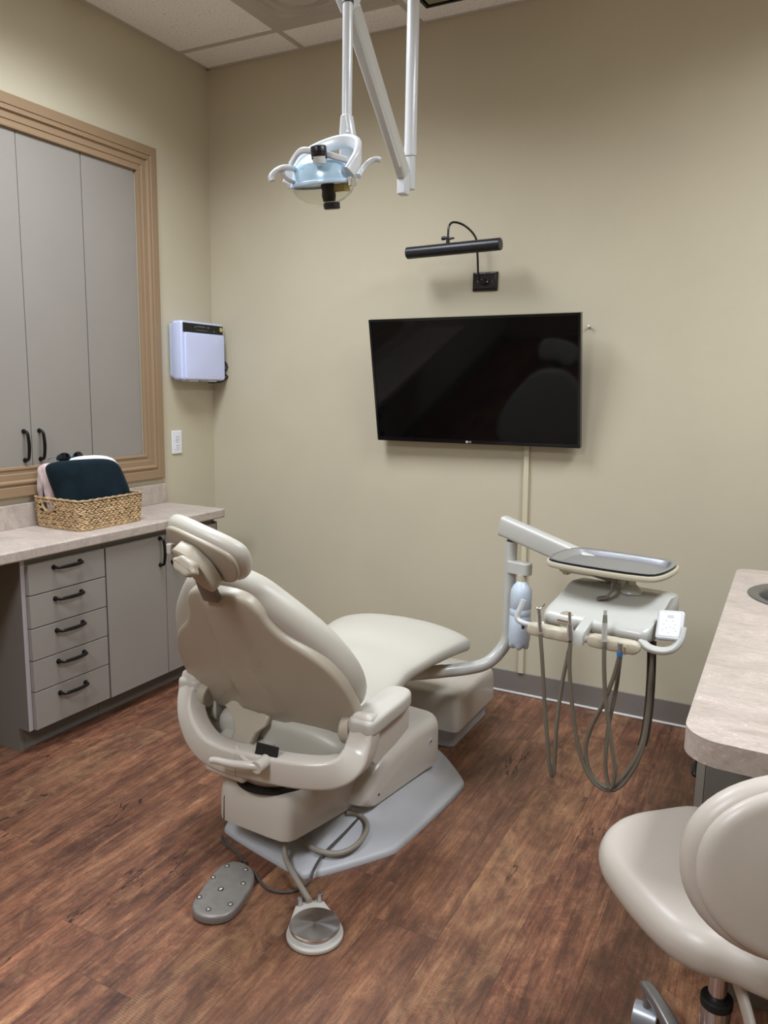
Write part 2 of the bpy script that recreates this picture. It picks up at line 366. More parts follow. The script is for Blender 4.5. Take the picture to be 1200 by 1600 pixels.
# ------------------------------------------------------------------ cabinet hardware
def pull(parent, c, axis, out, L=.115, name='handle'):
    """bail pull: flared feet, arched grip; axis = direction of the grip, out = away from the front"""
    c = Vector(c); a = Vector(axis); o = Vector(out); s = a.cross(o)
    h = L/2
    path = cr([c-a*h+o*.002, c-a*h*.99+o*.014, c-a*h*.86+o*.024, c-a*h*.45+o*.029, c+o*.031, c+a*h*.45+o*.029, c+a*h*.86+o*.024, c+a*h*.99+o*.014, c+a*h+o*.002], 5)
    def rr(t):
        q = abs(t-.5)*2
        return .0048+.0022*(1-q)**.6 if q < .75 else .0050+.0032*((q-.75)/.25)
    g = join(tube(path, rr, 10), cyl(c-a*h, c-a*h+o*.004, .0095), cyl(c+a*h, c+a*h+o*.004, .0095))
    return obj(name, g, 'handle', parent, world=True)

# wall cabinet set into the wall
wc = empty('wall_cabinet', (XL, 1.81, OZ0), 'grey flat-fronted cabinet built into the wall above the long worktop', 'cabinet')
g = join(box(XL-.098, XL-.09, OY0+.002, OY1-.002, OZ0+.002, OZ1-.002), box(XL-.098, XL-.022, OY0+.002, OY0+.02, OZ0+.002, OZ1-.002), box(XL-.098, XL-.022, OY1-.02, OY1-.002, OZ0+.002, OZ1-.002),
         box(XL-.098, XL-.022, OY0+.02, OY1-.02, OZ0+.002, OZ0+.02), box(XL-.098, XL-.022, OY0+.02, OY1-.02, OZ1-.02, OZ1-.002))
obj('body', g, 'dark', wc, world=True)
for y0, y1, hy in ((1.17, 1.502, 1.44), (1.506, 1.835, 1.57), (1.839, 2.189, 2.153), (2.192, 2.503, 2.228), (2.508, 2.808, None)):
    d = obj('door', box(XL-.020, XL-.002, y0, y1, 1.040, 2.348), 'grey', wc, bevel=.001, world=True)
    if hy: pull(d, (XL-.002, hy, 1.125), (0, 0, 1), (1, 0, 0), .118)
obj('filler', box(XL-.02, XL-.002, .81, 1.166, 1.04, 2.348), 'grey', wc, world=True)

# ------------------------------------------------------------------ left worktop and base cabinets
WT = .795
wt = empty('worktop', (XL+.19, 1.4, .752), 'long pink-beige stone-look worktop with backsplash under the wall cabinet', 'worktop')
prof = [(XL+.002, .752), (-2.395, .752), (-2.389, .757), (-2.389, .790), (-2.394, WT), (XL+.002, WT)]
obj('slab', loft([[(x, .30, z) for x, z in prof], [(x, 2.946, z) for x, z in prof]]), 'lam', wt, bevel=.002, world=True)
obj('backsplash', box(XL+.001, XL+.019, .30, 2.946, WT, .892), 'lam', wt, bevel=.002, world=True)
FX = -2.410
dc = empty('drawer_cabinet', (-2.6, 2.03, 0), 'grey base cabinet of five drawers with black pulls beside the knee space', 'cabinet')
side = [(XL+.010, 0), (-2.487, 0), (-2.487, .092), (-2.430, .092), (-2.430, .750), (XL+.010, .750)]
g = join(loft([[(x, 1.838, z) for x, z in side], [(x, 1.856, z) for x, z in side]]), box(XL+.010, -2.432, 1.857, 2.2185, .092, .748))
obj('body', g, 'greyd', dc, world=True)
obj('toe_kick', box(-2.50, -2.489, 1.857, 2.2185, 0, .091), 'greyd', dc, world=True)
obj('edge_band', box(-2.4305, -2.4285, 1.838, 1.856, .092, .750), 'greyedge', dc, world=True)
zs = [.729, .611, .486, .362, .241, .092]
for i in range(5):
    d = obj('drawer', box(FX-.019, FX, 1.857, 2.213, zs[i+1]+.002, zs[i]-.002), 'grey', dc, bevel=.0012, world=True)
    pull(d, (FX, 2.028, (zs[i]+zs[i+1])/2+(.030 if i < 4 else .038)), (0, 1, 0), (1, 0, 0), .122)
bc = empty('base_cabinet', (-2.6, 2.55, 0), 'grey two-door base cabinet between the drawers and the tan corner', 'cabinet')
obj('body', join(box(XL+.010, -2.432, 2.221, 2.915, .092, .748), box(-2.432, -2.412, 2.905, 2.915, .092, .735)), 'greyd', bc, world=True)
obj('toe_kick', box(-2.50, -2.489, 2.221, 2.915, 0, .091), 'greyd', bc, world=True)
for y0, y1, hy in ((2.222, 2.558, 2.524), (2.562, 2.903, 2.600)):
    d = obj('door', box(FX-.019, FX, y0, y1, .092, .727), 'grey', bc, bevel=.0012, world=True)
    pull(d, (FX, hy, .658), (0, 0, 1), (1, 0, 0), .118)

# ------------------------------------------------------------------ basket and its contents
BX0, BX1, BY0, BY1, BZ = -2.742, -2.478, 2.165, 2.495, WT+.001
bk = empty('wicker_basket', ((BX0+BX1)/2, (BY0+BY1)/2, BZ), 'rectangular woven seagrass basket standing on the left worktop', 'basket')
def bpt(s, h):   # s: 0..1 round the rounded rectangle, h height
    f = 1+.05*h/.12
    w = (BX1-BX0)*f; l = (BY1-BY0)*f; r = .03
    P = rrect(w, l, r, 6)
    L = [0]
    for i in range(len(P)): a = P[i]; b = P[(i+1) % len(P)]; L.append(L[-1]+math.hypot(a[0]-b[0], a[1]-b[1]))
    d = (s % 1)*L[-1]
    for i in range(len(P)):
        if L[i+1] >= d: break
    t = (d-L[i])/max(1e-9, L[i+1]-L[i]); a = P[i]; b = P[(i+1) % len(P)]
    x = a[0]+(b[0]-a[0])*t; y = a[1]+(b[1]-a[1])*t; dx = b[0]-a[0]; dy = b[1]-a[1]; q = math.hypot(dx, dy) or 1
    return Vector((x, y, h)), Vector((dx/q, dy/q, 0)), Vector((dy/q, -dx/q, 0))
def strand(c, t, n, up, L, rad, tw):
    rings = []
    for i in range(7):
        a = -1+2*i/6; rr = rad*(1-a*a*.92)**.5*(1 if abs(a) < .99 else .3)
        cc = c+t*(a*L/2)+up*(a*L*.5*tw)+n*(-.0022*a*a)
        rings.append([cc+n*(rr*.75*math.cos(2*PI*j/6))+up*(rr*math.sin(2*PI*j/6)) for j in range(6)])
    return loft(rings)
gs = []; rows = 11; hole = lambda p, h: (p.y < -.15 and abs(p.x+.045) < .038 and .068 < h < .103)
for r_ in range(rows):
    h = .010+r_*(.110/rows)
    nst = 50
    for k in range(nst):
        s_ = (k+.5*(r_ % 2))/nst+random.uniform(-.002, .002); p, t, n = bpt(s_, h)
        if hole(p, h): continue
        tw = .26 if r_ % 2 else -.26
        gs.append(strand(p+n*.002, t, n, Vector((0, 0, 1)), .030+random.uniform(-.004, .004), .0050+random.uniform(-.0008, .0006), tw))
inner = []
wallg = []
for r_ in range(11):
    h = .002+r_*.0112
    wallg.append([bpt(i/96, h)[0]-bpt(i/96, h)[2]*.004 for i in range(96)])
V = [p for rr in wallg for p in rr]; F = []
for i in range(10):
    for j in range(96):
        k = (j+1) % 96; mid = (wallg[i][j]+wallg[i+1][k])/2
        if hole(mid, mid.z): continue
        F.append((i*96+j, i*96+k, (i+1)*96+k, (i+1)*96+j))
F.append(tuple(range(95, -1, -1)))
body = obj('body', join(*gs), 'wicker', bk, sharp=60)
obj('lining', (V, F), 'wdark', bk, sharp=60)  # inner wall coloured dark to give the shade between the strands
def rope(h, rr, n=150, amp=.0012):
    P = [bpt(i/n, h)[0]+Vector((0, 0, amp*math.sin(i*1.3)))+bpt(i/n, h)[2]*amp*math.cos(i*1.3) for i in range(n)]
    return sweep(P, lambda t: circ(rr, 7), closed=True)
obj('rim', join(rope(.121, .0055), rope(.003, .0055)), 'wrim', bk, sharp=60)
hx = -.045; yy = -(BY1-BY0)/2-.004
obj('handle', join(tube([(hx-.036, yy, .104), (hx-.030, yy-.004, .085), (hx-.008, yy-.004, .069), (hx+.012, yy-.004, .069), (hx+.034, yy-.004, .085), (hx+.038, yy, .104)], lambda t: .0065+.0012*math.sin(t*40), 8, 6)), 'wrim', bk)

# folded pink blanket: a thick sheet folded over, its looped end at the camera side
def blanket(name, spine, y0, y1, th, m, label, lean=0, wob=.003):
    P = cr(spine, 7); rings = []
    N = 16
    for i in range(N+1):
        t = i/N; y = y0+(y1-y0)*t; e = min(1, min(t, 1-t)*9+.55)
        up_ = []; dn = []
        for j in range(len(P)):
            a = P[max(0, j-1)]; b = P[min(len(P)-1, j+1)]; d = (b-a).normalized(); nn = Vector((-d.y, d.x))
            hh = th/2*e*(1 if 0 < j < len(P)-1 else .45)+wob*math.sin(j*1.7+i*1.1)*.5
            up_.append((P[j].x+nn.x*hh, y+wob*math.sin(j*.9), P[j].y+nn.y*hh)); dn.append((P[j].x-nn.x*hh, y+wob*math.sin(j*.9), P[j].y-nn.y*hh))
        rings.append(up_+dn[::-1])
    return tag(obj(name, loft(rings), m, sub=1, sharp=80), label, 'blanket')
z0 = BZ+.012
blanket('folded_blanket', [Vector(p) for p in ((-2.668, z0+.012), (-2.668, z0+.11), (-2.676, z0+.200), (-2.700, z0+.232), (-2.728, z0+.210), (-2.732, z0+.12), (-2.716, z0+.012))], 2.172, 2.40, .026, 'pink', 'pale pink fleece blanket folded on edge at the left of the basket')
# inner fold visible in the loop
tag(obj('blanket_inner_fold', loft([[Vector((x+.002*math.sin(i), y, z)) for x, z in ((-2.688, z0+.012), (-2.686, z0+.09), (-2.690, z0+.165), (-2.700, z0+.178), (-2.709, z0+.160), (-2.710, z0+.08), (-2.702, z0+.012))] for i, y in enumerate((2.188, 2.2, 2.27, 2.33, 2.39))]), 'pink', sub=1, sharp=80), 'inner fold of the pale pink fleece blanket in the basket', 'towel')
# dark teal plush throw, lying a little askew in the basket
def tealf(u, v, w):
    xb = -2.612+(u-2.16)/.325*.098
    return (xb-.16*max(0, (v-.08))+w*.9-.040, u, z0+v+.006)
ol = cr([(2.19, .01, 0), (2.176, .10, 0), (2.160, .18, 0), (2.158, .232, 0), (2.20, .250, 0), (2.30, .254, 0), (2.40, .250, 0), (2.445, .226, 0), (2.468, .16, 0), (2.480, .09, 0), (2.475, .01, 0)], 4, closed=True)
tag(obj('plush_throw', pad([(p.x, p.y) for p in ol], .055, .026, dome=.008, under=.006, f=tealf), 'teal', sharp=80), 'dark teal plush throw folded over the front of the basket', 'throw')
ol2 = cr([(2.24, .02, 0), (2.23, .20, 0), (2.26, .255, 0), (2.40, .262, 0), (2.468, .225, 0), (2.478, .12, 0), (2.475, .02, 0)], 4, closed=True)
tag(obj('white_cloth', pad([(p.x, p.y) for p in ol2], .04, .018, f=lambda u, v, w: (-2.682-.10*max(0, v-.06)+(u-2.16)*.26+w*.8, u+.012, z0+v+.006)), 'wcloth', sharp=80), 'white folded cloth behind the dark teal throw in the basket', 'cloth')
# sunglasses resting on top
sg = empty('sunglasses', (-2.668, 2.285, z0+.262), 'dark protective glasses lying on top of the folded blankets', 'glasses')
def lensf(cy): return pad([(cy+.033*math.cos(a)*(1 if math.cos(a) > 0 else 1), .021*math.sin(a)-.003*math.cos(a)**2) for a in [2*PI*i/24 for i in range(24)]], .003, .0012, dome=.004, f=lambda u, v, w: (.012+w-.01*v-(u*u)*2.2, u, v+.006))
obj('lens', lensf(-.036), 'lens', sg); obj('lens', lensf(.036), 'lens', sg)
obj('frame', join(tube([(.012, -.01, .008), (.016, 0, .012), (.012, .01, .008)], .0028, 8, 4), tube([(.004, -.068, .010), (-.02, -.072, .006), (-.05, -.066, -.004)], .002, 8, 4), tube([(.004, .068, .010), (-.02, .072, .006), (-.05, .066, -.004)], .002, 8, 4),
     tube([(.006, -.066, -.002), (.012, -.045, -.016), (.014, -.02, -.012), (.014, 0, .006), (.014, .02, -.012), (.012, .045, -.016), (.006, .066, -.002)], .0018, 6, 4)), 'lensrim', sg)

# ------------------------------------------------------------------ air purifier on the left wall
PY0, PY1 = 2.984, 3.306; PZ0, PZ1 = 1.402, 1.690; PX0, PX1 = XL+.012, XL+.103
ap = empty('air_purifier', (XL, 3.145, PZ0), 'white wall-mounted air purifier with black control strip beside the room corner', 'air purifier')
ol = [(y, z) for y, z in rrect(PY1-PY0, PZ1-PZ0, .014)]
cy_, cz_ = (PY0+PY1)/2, (PZ0+PZ1)/2
def apr(x, k): return [(x, cy_+p[0]*k, cz_+p[1]*(1+(k-1)*.9)) for p in ol]
obj('body', loft([apr(PX0, .90), apr(PX0+.02, .93), apr(PX0+.036, .99), apr(PX1-.020, 1.0), apr(PX1-.006, .995), apr(PX1, .97)]), 'purside', ap, world=True, sharp=30)
pf = pad([(p[0], p[1]) for p in rrect(.298, .228, .012)], .010, .006, dome=.004, f=lambda u, v, w: (PX1-.001+w+.004*(1-(u/.125)**2)*0, cy_+.006+u, cz_-.026+v))
obj('front_panel', pf, 'pur', ap, world=True)
cpn = obj('control_panel', box(PX1-.001, PX1+.003, cy_-.150, cy_+.150, cz_+.090, cz_+.134), 'blackp', ap, world=True, bevel=.002)
obj('seal', xf(lathe([(.0115, 0), (.0115, .001)]), T(PX1+.003, cy_+.134, cz_+.116) @ RY(90)), 'gold', cpn, world=True)
g = [box(PX1+.003, PX1+.0036, cy_-.050+i*.013, cy_-.044+i*.013, cz_+.118, cz_+.1225) for i in range(5)]+[box(PX1+.003, PX1+.0036, cy_-.058+i*.013, cy_-.052+i*.013, cz_+.1015, cz_+.104) for i in range(7)]
g += [box(PX1+.003, PX1+.0036, cy_-.066, cy_-.061, cz_+.114, cz_+.120), box(PX1+.003, PX1+.0036, cy_+.030, cy_+.038, cz_+.116, cz_+.1225), box(PX1+.003, PX1+.0036, cy_+.076, cy_+.082, cz_+.100, cz_+.106)]
for q_ in g: obj('indicator', q_, 'ledoff', cpn, world=True)
obj('wall_bracket', box(XL+.001, PX0+.01, cy_-.09, cy_+.09, cz_-.1, cz_+.1), 'pur', ap, world=True)
for ya, yb_ in ((cy_-.10, cy_-.03), (cy_+.045, cy_+.11)): obj('foot', box(PX0+.03, PX1-.01, ya, yb_, PZ0-.006, PZ0+.002), 'wplate', ap, world=True, bevel=.002)
obj('cord', tube([(PX1-.02, PY1-.012, 1.50), (PX1-.01, PY1+.018, 1.50), (PX1, PY1+.024, 1.475), (PX1-.01, PY1+.012, 1.45), (PX1, PY1+.008, 1.435), (PX1, PY1+.024, 1.425), (PX1-.01, PY1+.014, 1.408), (PX1-.02, PY1-.02, 1.395), (PX1-.03, PY1-.09, 1.392)], .0042, 8, 6), 'blackp', ap, world=True)

# ------------------------------------------------------------------ outlet
op = empty('outlet_plate', (XL, 3.043, 1.03), 'white duplex outlet plate on the left wall below the purifier', 'outlet')
obj('plate', pad([(p[0], p[1]) for p in rrect(.072, .117, .004)], .007, .004, f=lambda u, v, w: (XL+w, 3.043+u, 1.090+v)), 'wplate', op, world=True)
for dz in (.022, -.022):
    s_ = obj('socket', pad(rrect(.032, .028, .008), .002, .0008, f=lambda u, v, w: (XL+.0065+w, 3.043+u, 1.090+dz+v)), 'wplate', op, world=True)
    obj('slots', join(box(XL+.0084, XL+.0092, 3.034, 3.0365, 1.092+dz, 1.101+dz), box(XL+.0084, XL+.0092, 3.0495, 3.0518, 1.093+dz, 1.100+dz), cyl((XL+.0084, 3.043, 1.084+dz), (XL+.0092, 3.043, 1.084+dz), .0026, n=10)), 'slot', s_, world=True)
obj('screw', cyl((XL+.006, 3.043, 1.090), (XL+.0082, 3.043, 1.090), .003, n=10), 'steel', op, world=True)

# ------------------------------------------------------------------ television
c00 = Vector((-1.728, 3.262, 1.139)); c10 = Vector((-.790, 3.272, 1.1475)); c01 = Vector((-1.7425, 3.160, 1.6825))
ux = (c10-c00).normalized(); uz = (c01-c00); uz = (uz-ux*uz.dot(ux)).normalized(); un = ux.cross(uz)   # un points to the viewer? ux x uz
if un.y > 0: un = -un
TW, TH = .950, .553
TVM = Matrix(((ux.x, uz.x, un.x, c00.x), (ux.y, uz.y, un.y, c00.y), (ux.z, uz.z, un.z, c00.z), (0, 0, 0, 1)))
tv = empty('television', (c00+ux*TW/2), 'black flat-screen television tilted down on the back wall', 'television')
def tvf(u, v, w): return TVM @ Vector((u, v, w))
bz = .011
fr = [box(0, TW, TH-bz, TH, -.030, 0), box(0, bz, 0, TH-bz, -.030, 0), box(TW-bz, TW, 0, TH-bz, -.030, 0), box(bz, TW-bz, 0, .017, -.030, 0)]
obj('bezel', xf(join(*fr), TVM), 'bezel', tv, world=True, bevel=.0015)
obj('screen', xf(box(bz, TW-bz, .017, TH-bz, -.008, -.003), TVM), 'screen', tv, world=True)
obj('back_cover', xf(loft([[(p[0]+TW/2, p[1]+TH/2, -.010) for p in rrect(TW-.006, TH-.006, .005)], [(p[0]+TW/2, p[1]+TH/2, -.030) for p in rrect(TW-.01, TH-.01, .006)], [(p[0]+TW/2, p[1]+TH/2-.03, -.045) for p in rrect(TW*.80, TH*.66, .02)]]), TVM), 'blackp', tv, world=True)
mnt = [tvf(TW*.35, TH*.5, -.045), tvf(TW*.65, TH*.5, -.045)]
obj('wall_mount', join(*[cyl(p, (p.x, YB-.002, p.z-.02), .016) for p in mnt], box(-1.5, -1.04, YB-.010, YB-.001, 1.30, 1.50)), 'blackm', tv, world=True)
lg = text('logo', 'LG', .0115, 'logo', tv, Matrix.Identity(4), .0003)
inv = T(*tv.location).inverted()
lg.matrix_basis = inv @ TVM @ (T(TW*.477+.008, .0085, .0008) if un.dot(ux.cross(uz)) > 0 else T(TW*.477+.008, .0085, .0008) @ RY(180))
obj('logo_disc', xf(lathe([(.0052, 0), (.0052, .0006)]), TVM @ T(TW*.477-.006, .0085, .0004)), 'logo', tv, world=True)
rw = empty('cable_cover', (-1.018, YB, .104), 'narrow tan cable cover running down the wall from the television', 'cable cover')
obj('channel', loft([[(-1.024+p[0]+dx, YB-.009+p[1], z) for p in rrect(.024, .017, .003)] for z, dx in ((.106, .021), (1.20, 0))]), 'race', rw, world=True)
# ------------------------------------------------------------------ picture lamp
pl = empty('picture_lamp', (-1.246, YB, 1.85), 'black tubular picture light above the television on a dark wall plate', 'lamp')
obj('wall_plate', pad(rrect(.116, .080, .003), .010, .005, k=2, f=lambda u, v, w: (-1.246+u, YB-w, 1.849+v)), 'plate_b', pl, world=True)
obj('plate_border', sweep([( -1.246+p[0], YB-.011, 1.849+p[1]) for p in rrect(.096, .060, .002, 1)], lambda t: circ(.0018, 6), closed=True), 'blackm', pl, world=True)
obj('outlet_block', join(pad(rrect(.040, .028, .010), .008, .002, f=lambda u, v, w: (-1.246+u, YB-.009-w, 1.849+v)), cyl((-1.246, YB-.016, 1.849), (-1.246, YB-.032, 1.845), .010)), 'blackp', pl, world=True)
for dx, dz in ((-.013, .006), (.013, -.004)): obj('screw', ellipsoid((-1.246+dx, YB-.019, 1.849+dz), .0032, .002, .0032, 8, 6), 'chrome', pl, world=True)
for dx in (-.034, .034): obj('screw', ellipsoid((-1.246+dx, YB-.011, 1.849), .0022, .0014, .0022, 8, 6), 'steel', pl, world=True)
LA = Vector((-1.548, 3.170, 1.961)); LB = Vector((-1.125, 3.170, 1.973)); lr = .029
obj('shade', join(sweep([LA, LA+(LB-LA)*.5, LB], lambda t: sell(lr, lr*.86, .95, 20)), ), 'blackm', pl, world=True, bevel=.002)
obj('arm', tube([(-1.262, 3.305, 1.852), (-1.263, 3.285, 1.88), (-1.263, 3.27, 1.95), (-1.268, 3.255, 2.02), (-1.31, 3.24, 2.068), (-1.345, 3.20, 2.080), (-1.358, 3.175, 2.062), (-1.360, 3.170, 2.02), (-1.360, 3.170, 1.995)], .0047, 10, 8), 'blackp', pl, world=True)
obj('clamp', join(cyl((-1.360, 3.170, 1.990), (-1.360, 3.170, 2.016), .008), cyl((-1.378, 3.170, 2.012), (-1.345, 3.170, 2.008), .005), xf(lathe([(.007, -.008), (.009, 0), (.007, .008)], 12), T(-1.380, 3.170, 2.012) @ RY(90)), box(-1.346, -1.332, 3.166, 3.174, 2.006, 2.013)), 'blackp', pl, world=True)
hk = empty('wall_screw', atY(921, 512, YB), 'tiny bare screw in the wall to the right of the television', 'screw')
p = atY(921, 511, YB-.004)
obj('head', cyl((p.x, YB-.020, p.z+.004), (p.x, YB-.016, p.z+.004), .0052, n=12), 'wplate', hk, world=True)
obj('shank', join(cyl((p.x, YB-.017, p.z+.003), (p.x, YB-.001, p.z+.001), .0028, n=10), cyl((p.x, YB-.004, p.z+.001), (p.x, YB-.001, p.z-.004), .005, n=10)), 'hook', hk, world=True)

# ------------------------------------------------------------------ ceiling fittings
sd = empty('supply_diffuser', ((DX0+DX1)/2, (DY0+DY1)/2, ZC), 'square white air diffuser with rounded steps in the ceiling grid', 'air vent')
def dring(d, z): s = DX1-DX0-.024-2*d; return [((DX0+DX1)/2+p[0], (DY0+DY1)/2+p[1], z) for p in rrect(s, s, min(s*.45, max(.002, d*.55)), 5)]
obj('frame', loft([dring(0, ZC-.001), dring(0, ZC-.006), dring(.045, ZC-.006), dring(.060, ZC-.004), dring(.085, ZC-.020), dring(.10, ZC-.024), dring(.112, ZC-.010)]), 'diff', sd, world=True)
obj('cone', loft([dring(.118, ZC-.004), dring(.125, ZC-.022), dring(.150, ZC-.030), dring(.165, ZC-.034), dring(.172, ZC-.018), dring(.19, ZC-.018)]), 'diff', sd, world=True)
obj('centre_plate', loft([dring(.185, ZC-.012), dring(.19, ZC-.032), dring(.23, ZC-.040), dring(.25, ZC-.040)]), 'diff', sd, world=True)
rg = empty('return_grille', (-1.24, 2.92, ZC), 'black-edged ceiling grille to the right of the light pole', 'air vent')
gx0, gx1, gy0, gy1 = -1.50, -.99, 2.62, 3.200
obj('frame', join(box(gx0, gx1, gy0, gy0+.012, ZC-.010, ZC), box(gx0, gx1, gy1-.012, gy1, ZC-.010, ZC), box(gx0, gx0+.014, gy0, gy1, ZC-.010, ZC), box(gx1-.014, gx1, gy0, gy1, ZC-.010, ZC)), 'blackp', rg, world=True)
obj('panel', join(*[box(gx0+.02+i*.165, gx0+.165+i*.165, gy0+.016, gy1-.018, ZC-.006, ZC-.001) for i in range(3)]), MAT('olive grey panel', '#85806a', .6), rg, world=True)
obj('backing', box(gx0+.014, gx1-.014, gy0+.012, gy1-.012, ZC-.0008, ZC-.0002), 'dark', rg, world=True)
def troffer(x, y, lx, ly, power, col, spread, label, grp='recessed ceiling light fixtures'):
    t = empty('ceiling_light', (x, y, ZC), label, 'ceiling light')
    obj('frame', join(box(x-lx/2, x+lx/2, y-ly/2, y-ly/2+.02, ZC-.012, ZC), box(x-lx/2, x+lx/2, y+ly/2-.02, y+ly/2, ZC-.012, ZC), box(x-lx/2, x-lx/2+.02, y-ly/2, y+ly/2, ZC-.012, ZC), box(x+lx/2-.02, x+lx/2, y-ly/2, y+ly/2, ZC-.012, ZC)), 'white', t, world=True)
    obj('diffuser', box(x-lx/2+.02, x+lx/2-.02, y-ly/2+.02, y+ly/2-.02, ZC-.006, ZC-.001), 'lamp', t, world=True)
    l = bpy.data.lights.new('troffer_light', 'AREA'); l.shape = 'RECTANGLE'; l.size = lx-.06; l.size_y = ly-.06; l.energy = power; l.color = col; l.spread = R(spread)
    o = bpy.data.objects.new('light_source', l); COL.objects.link(o); o.parent = t; o.location = (0, 0, -.014)
LC = (.925, 1.0, 1.09)
troffer(-1.89, 1.90, .60, 1.20, 33, LC, 145, 'bright rectangular ceiling light left of the dental light arm')
troffer(.55, 1.90, .60, 1.20, 40, LC, 160, 'bright rectangular ceiling light above the sink worktop')
troffer(-1.28, -.84, .60, 1.20, 58, LC, 165, 'bright rectangular ceiling light behind the viewer')

# ------------------------------------------------------------------ dental light on its pole
dl = empty('dental_light', (-1.16, 2.38, ZC), 'white overhead dental lamp on a jointed arm and ceiling pole', 'lamp')
PB = atD(640, 296, 2.52); PX_, PY_ = PB.x, PB.y
obj('pole', join(cyl((PX_, PY_, PB.z+.13), (PX_, PY_, ZC-.001), .0195, n=24), cyl((PX_, PY_, PB.z+.10), (PX_, PY_, PB.z+.132), .0205, n=24)), 'white', dl, world=True)
obj('pole_foot', join(cyl((PX_, PY_, PB.z), (PX_, PY_, PB.z+.105), .0175, n=24)), 'white', dl, world=True)
obj('ceiling_flange', xf(lathe([(.06, 0), (.055, -.015), (.03, -.025), (.022, -.03)]), T(PX_, PY_, ZC)), 'white', dl, world=True)
K = atD(549, 14, 2.14)      # elbow
A0 = Vector((PX_, PY_, PB.z+.055)); d_ = (K-A0).normalized(); side_ = Vector((-.93, .2, .2)); off = d_.cross(Vector((0, 0, 1))).normalized()
A0 = atD(630, 272, 2.465); K2 = K
obj('arm', join(sweep([A0, A0+(K2-A0)*.5, K2], lambda t: rrect(.036+.006*t, .048+.006*t, .012), up=(0, 0, 1)), sweep([A0+Vector((0, 0, -.002))-ray(640, 290).normalized()*.023+d_*.03, K2-ray(640, 290).normalized()*.026-d_*.03], lambda t: rrect(.006, .02, .002), up=(0, 0, 1))), 'whiteg', dl, world=True)
obj('arm_joint', join(xf(box(-.016, .016, -.018, .018, -.060, .022), T(*(A0-d_*.005))), ), 'white', dl, world=True, bevel=.006)
E2 = atD(541, 22, 2.09)
obj('elbow', sweep([K2+d_*.07, K2+d_*.03-ray(541, 10)*.010, K2+d_*.004-ray(541, 10)*.010], lambda t: rrect(.050, .060, .016), up=(0, 0, 1)), 'white', dl, world=True, bevel=.003)
DT = atD(542, 185, 2.10); DT0 = Vector((DT.x, DT.y, K2.z))
obj('drop_tube', cyl(DT, DT0, .0135, n=20), 'white', dl, world=True)
obj('collar', cyl((DT.x, DT.y, K2.z-.026), (DT.x, DT.y, K2.z-.014), .0155, n=20), 'smoke', dl, world=True)  # dark band standing in for the shadow inside the elbow
# lamp head frame: e1 width (along x), e3 axis
LCn = atD(505, 288, 2.08)
e1 = Vector((1, 0.0, -.0)).normalized(); HM = T(*LCn) @ Matrix.Rotation(R(-4), 4, 'Z') @ RX(10)
nk = HM.inverted() @ DT
obj('neck', sweep([DT+Vector((0, 0, .006)), DT+Vector((.002, 0, -.03)), DT+Vector((.004, .006, -.085)), DT+Vector((.0, .012, -.12))], lambda t: rrect(.030+.026*min(1, t*1.2), .034, .012), up=(0, 1, 0)), 'white', dl, world=True, bevel=.002)
sc_ = obj('screw', ellipsoid(DT+Vector((.012, -.018, -.040)), .003, .002, .003, 8, 6), 'chrome', dl, world=True)
def hel(rx, ry, a, z): return Vector((rx*math.cos(R(a)), ry*math.sin(R(a)), z))
# yoke ring arching over the reflector
ypath = [HM @ Vector(p) for p in ((-.105, -.015, .012), (-.085, -.005, .050), (-.045, .020, .082), (.005, .045, .100), (.055, .055, .102), (.092, .040, .085), (.105, .010, .050), (.098, -.02, .018))]
obj('yoke', sweep(cr(ypath, 6), lambda t: rrect(.018, .034, .008), up=(0, 0, 1)), 'white', dl, world=True)
y2 = [HM @ Vector(p) for p in ((-.060, -.055, .052), (-.02, -.062, .078), (.02, -.058, .074), (.06, -.035, .060), (.088, -.010, .048))]
obj('yoke_front', sweep(cr(y2, 6), lambda t: rrect(.010, .016, .004), up=(0, 0, 1)), 'white', dl, world=True)
dome = [[(rr*.092*math.cos(2*PI*j/32), rr*.070*math.sin(2*PI*j/32), zz) for j in range(32)] for rr, zz in [(math.cos(R(a)), .080*math.sin(R(a))) for a in (0, 12, 25, 38, 50, 62, 74, 85)]]
obj('reflector', xf(loft(dome, cap=True), HM), 'dome', dl, world=True)
obj('rim', sweep([HM @ Vector((.094*math.cos(2*PI*j/40), .072*math.sin(2*PI*j/40), 0)) for j in range(40)], lambda t: rrect(.006, .010, .002), closed=True, up=(0, 0, 1)), 'rimb', dl, world=True)
bowl = [[(rr*.090*math.cos(2*PI*j/32), rr*.068*math.sin(2*PI*j/32), zz) for j in range(32)] for rr, zz in [(math.cos(R(a)), -.052*math.sin(R(a))-.003) for a in (0, 12, 25, 38, 50, 62, 74, 85)]]
bin_ = [[(rr*.087*math.cos(2*PI*j/32), rr*.065*math.sin(2*PI*j/32), zz) for j in range(32)] for rr, zz in [(math.cos(R(a)), -.049*math.sin(R(a))-.003) for a in (85, 74, 62, 50, 38, 25, 12, 0)]]
obj('shield', xf(loft(bowl+bin_, cap=False, closed=True), HM), 'clear', dl, world=True)
obj('lamp_socket', xf(join(lathe([(.016, -.045), (.019, -.03), (.017, -.018), (.020, -.008), (.018, -.002)], 20)), HM @ T(.022, -.01, 0)), 'smoke', dl, world=True)
obj('amber_lens', xf(box(.038, .072, -.012, .02, -.024, -.004), HM), 'amber', dl, world=True, bevel=.003)
def knob(px, py, D, r, h, cap):
    p = atD(px, py, D); g = lathe([(r*.9, 0), (r, .003), (r, h*.45), (r*.96, h*.47), (r*.96, h*.52), (r, h*.54), (r, h-.003), (r*.9, h)], 24)
    return obj('knob', xf(g, T(*p) @ RX(10)), 'blackp', dl, world=True)
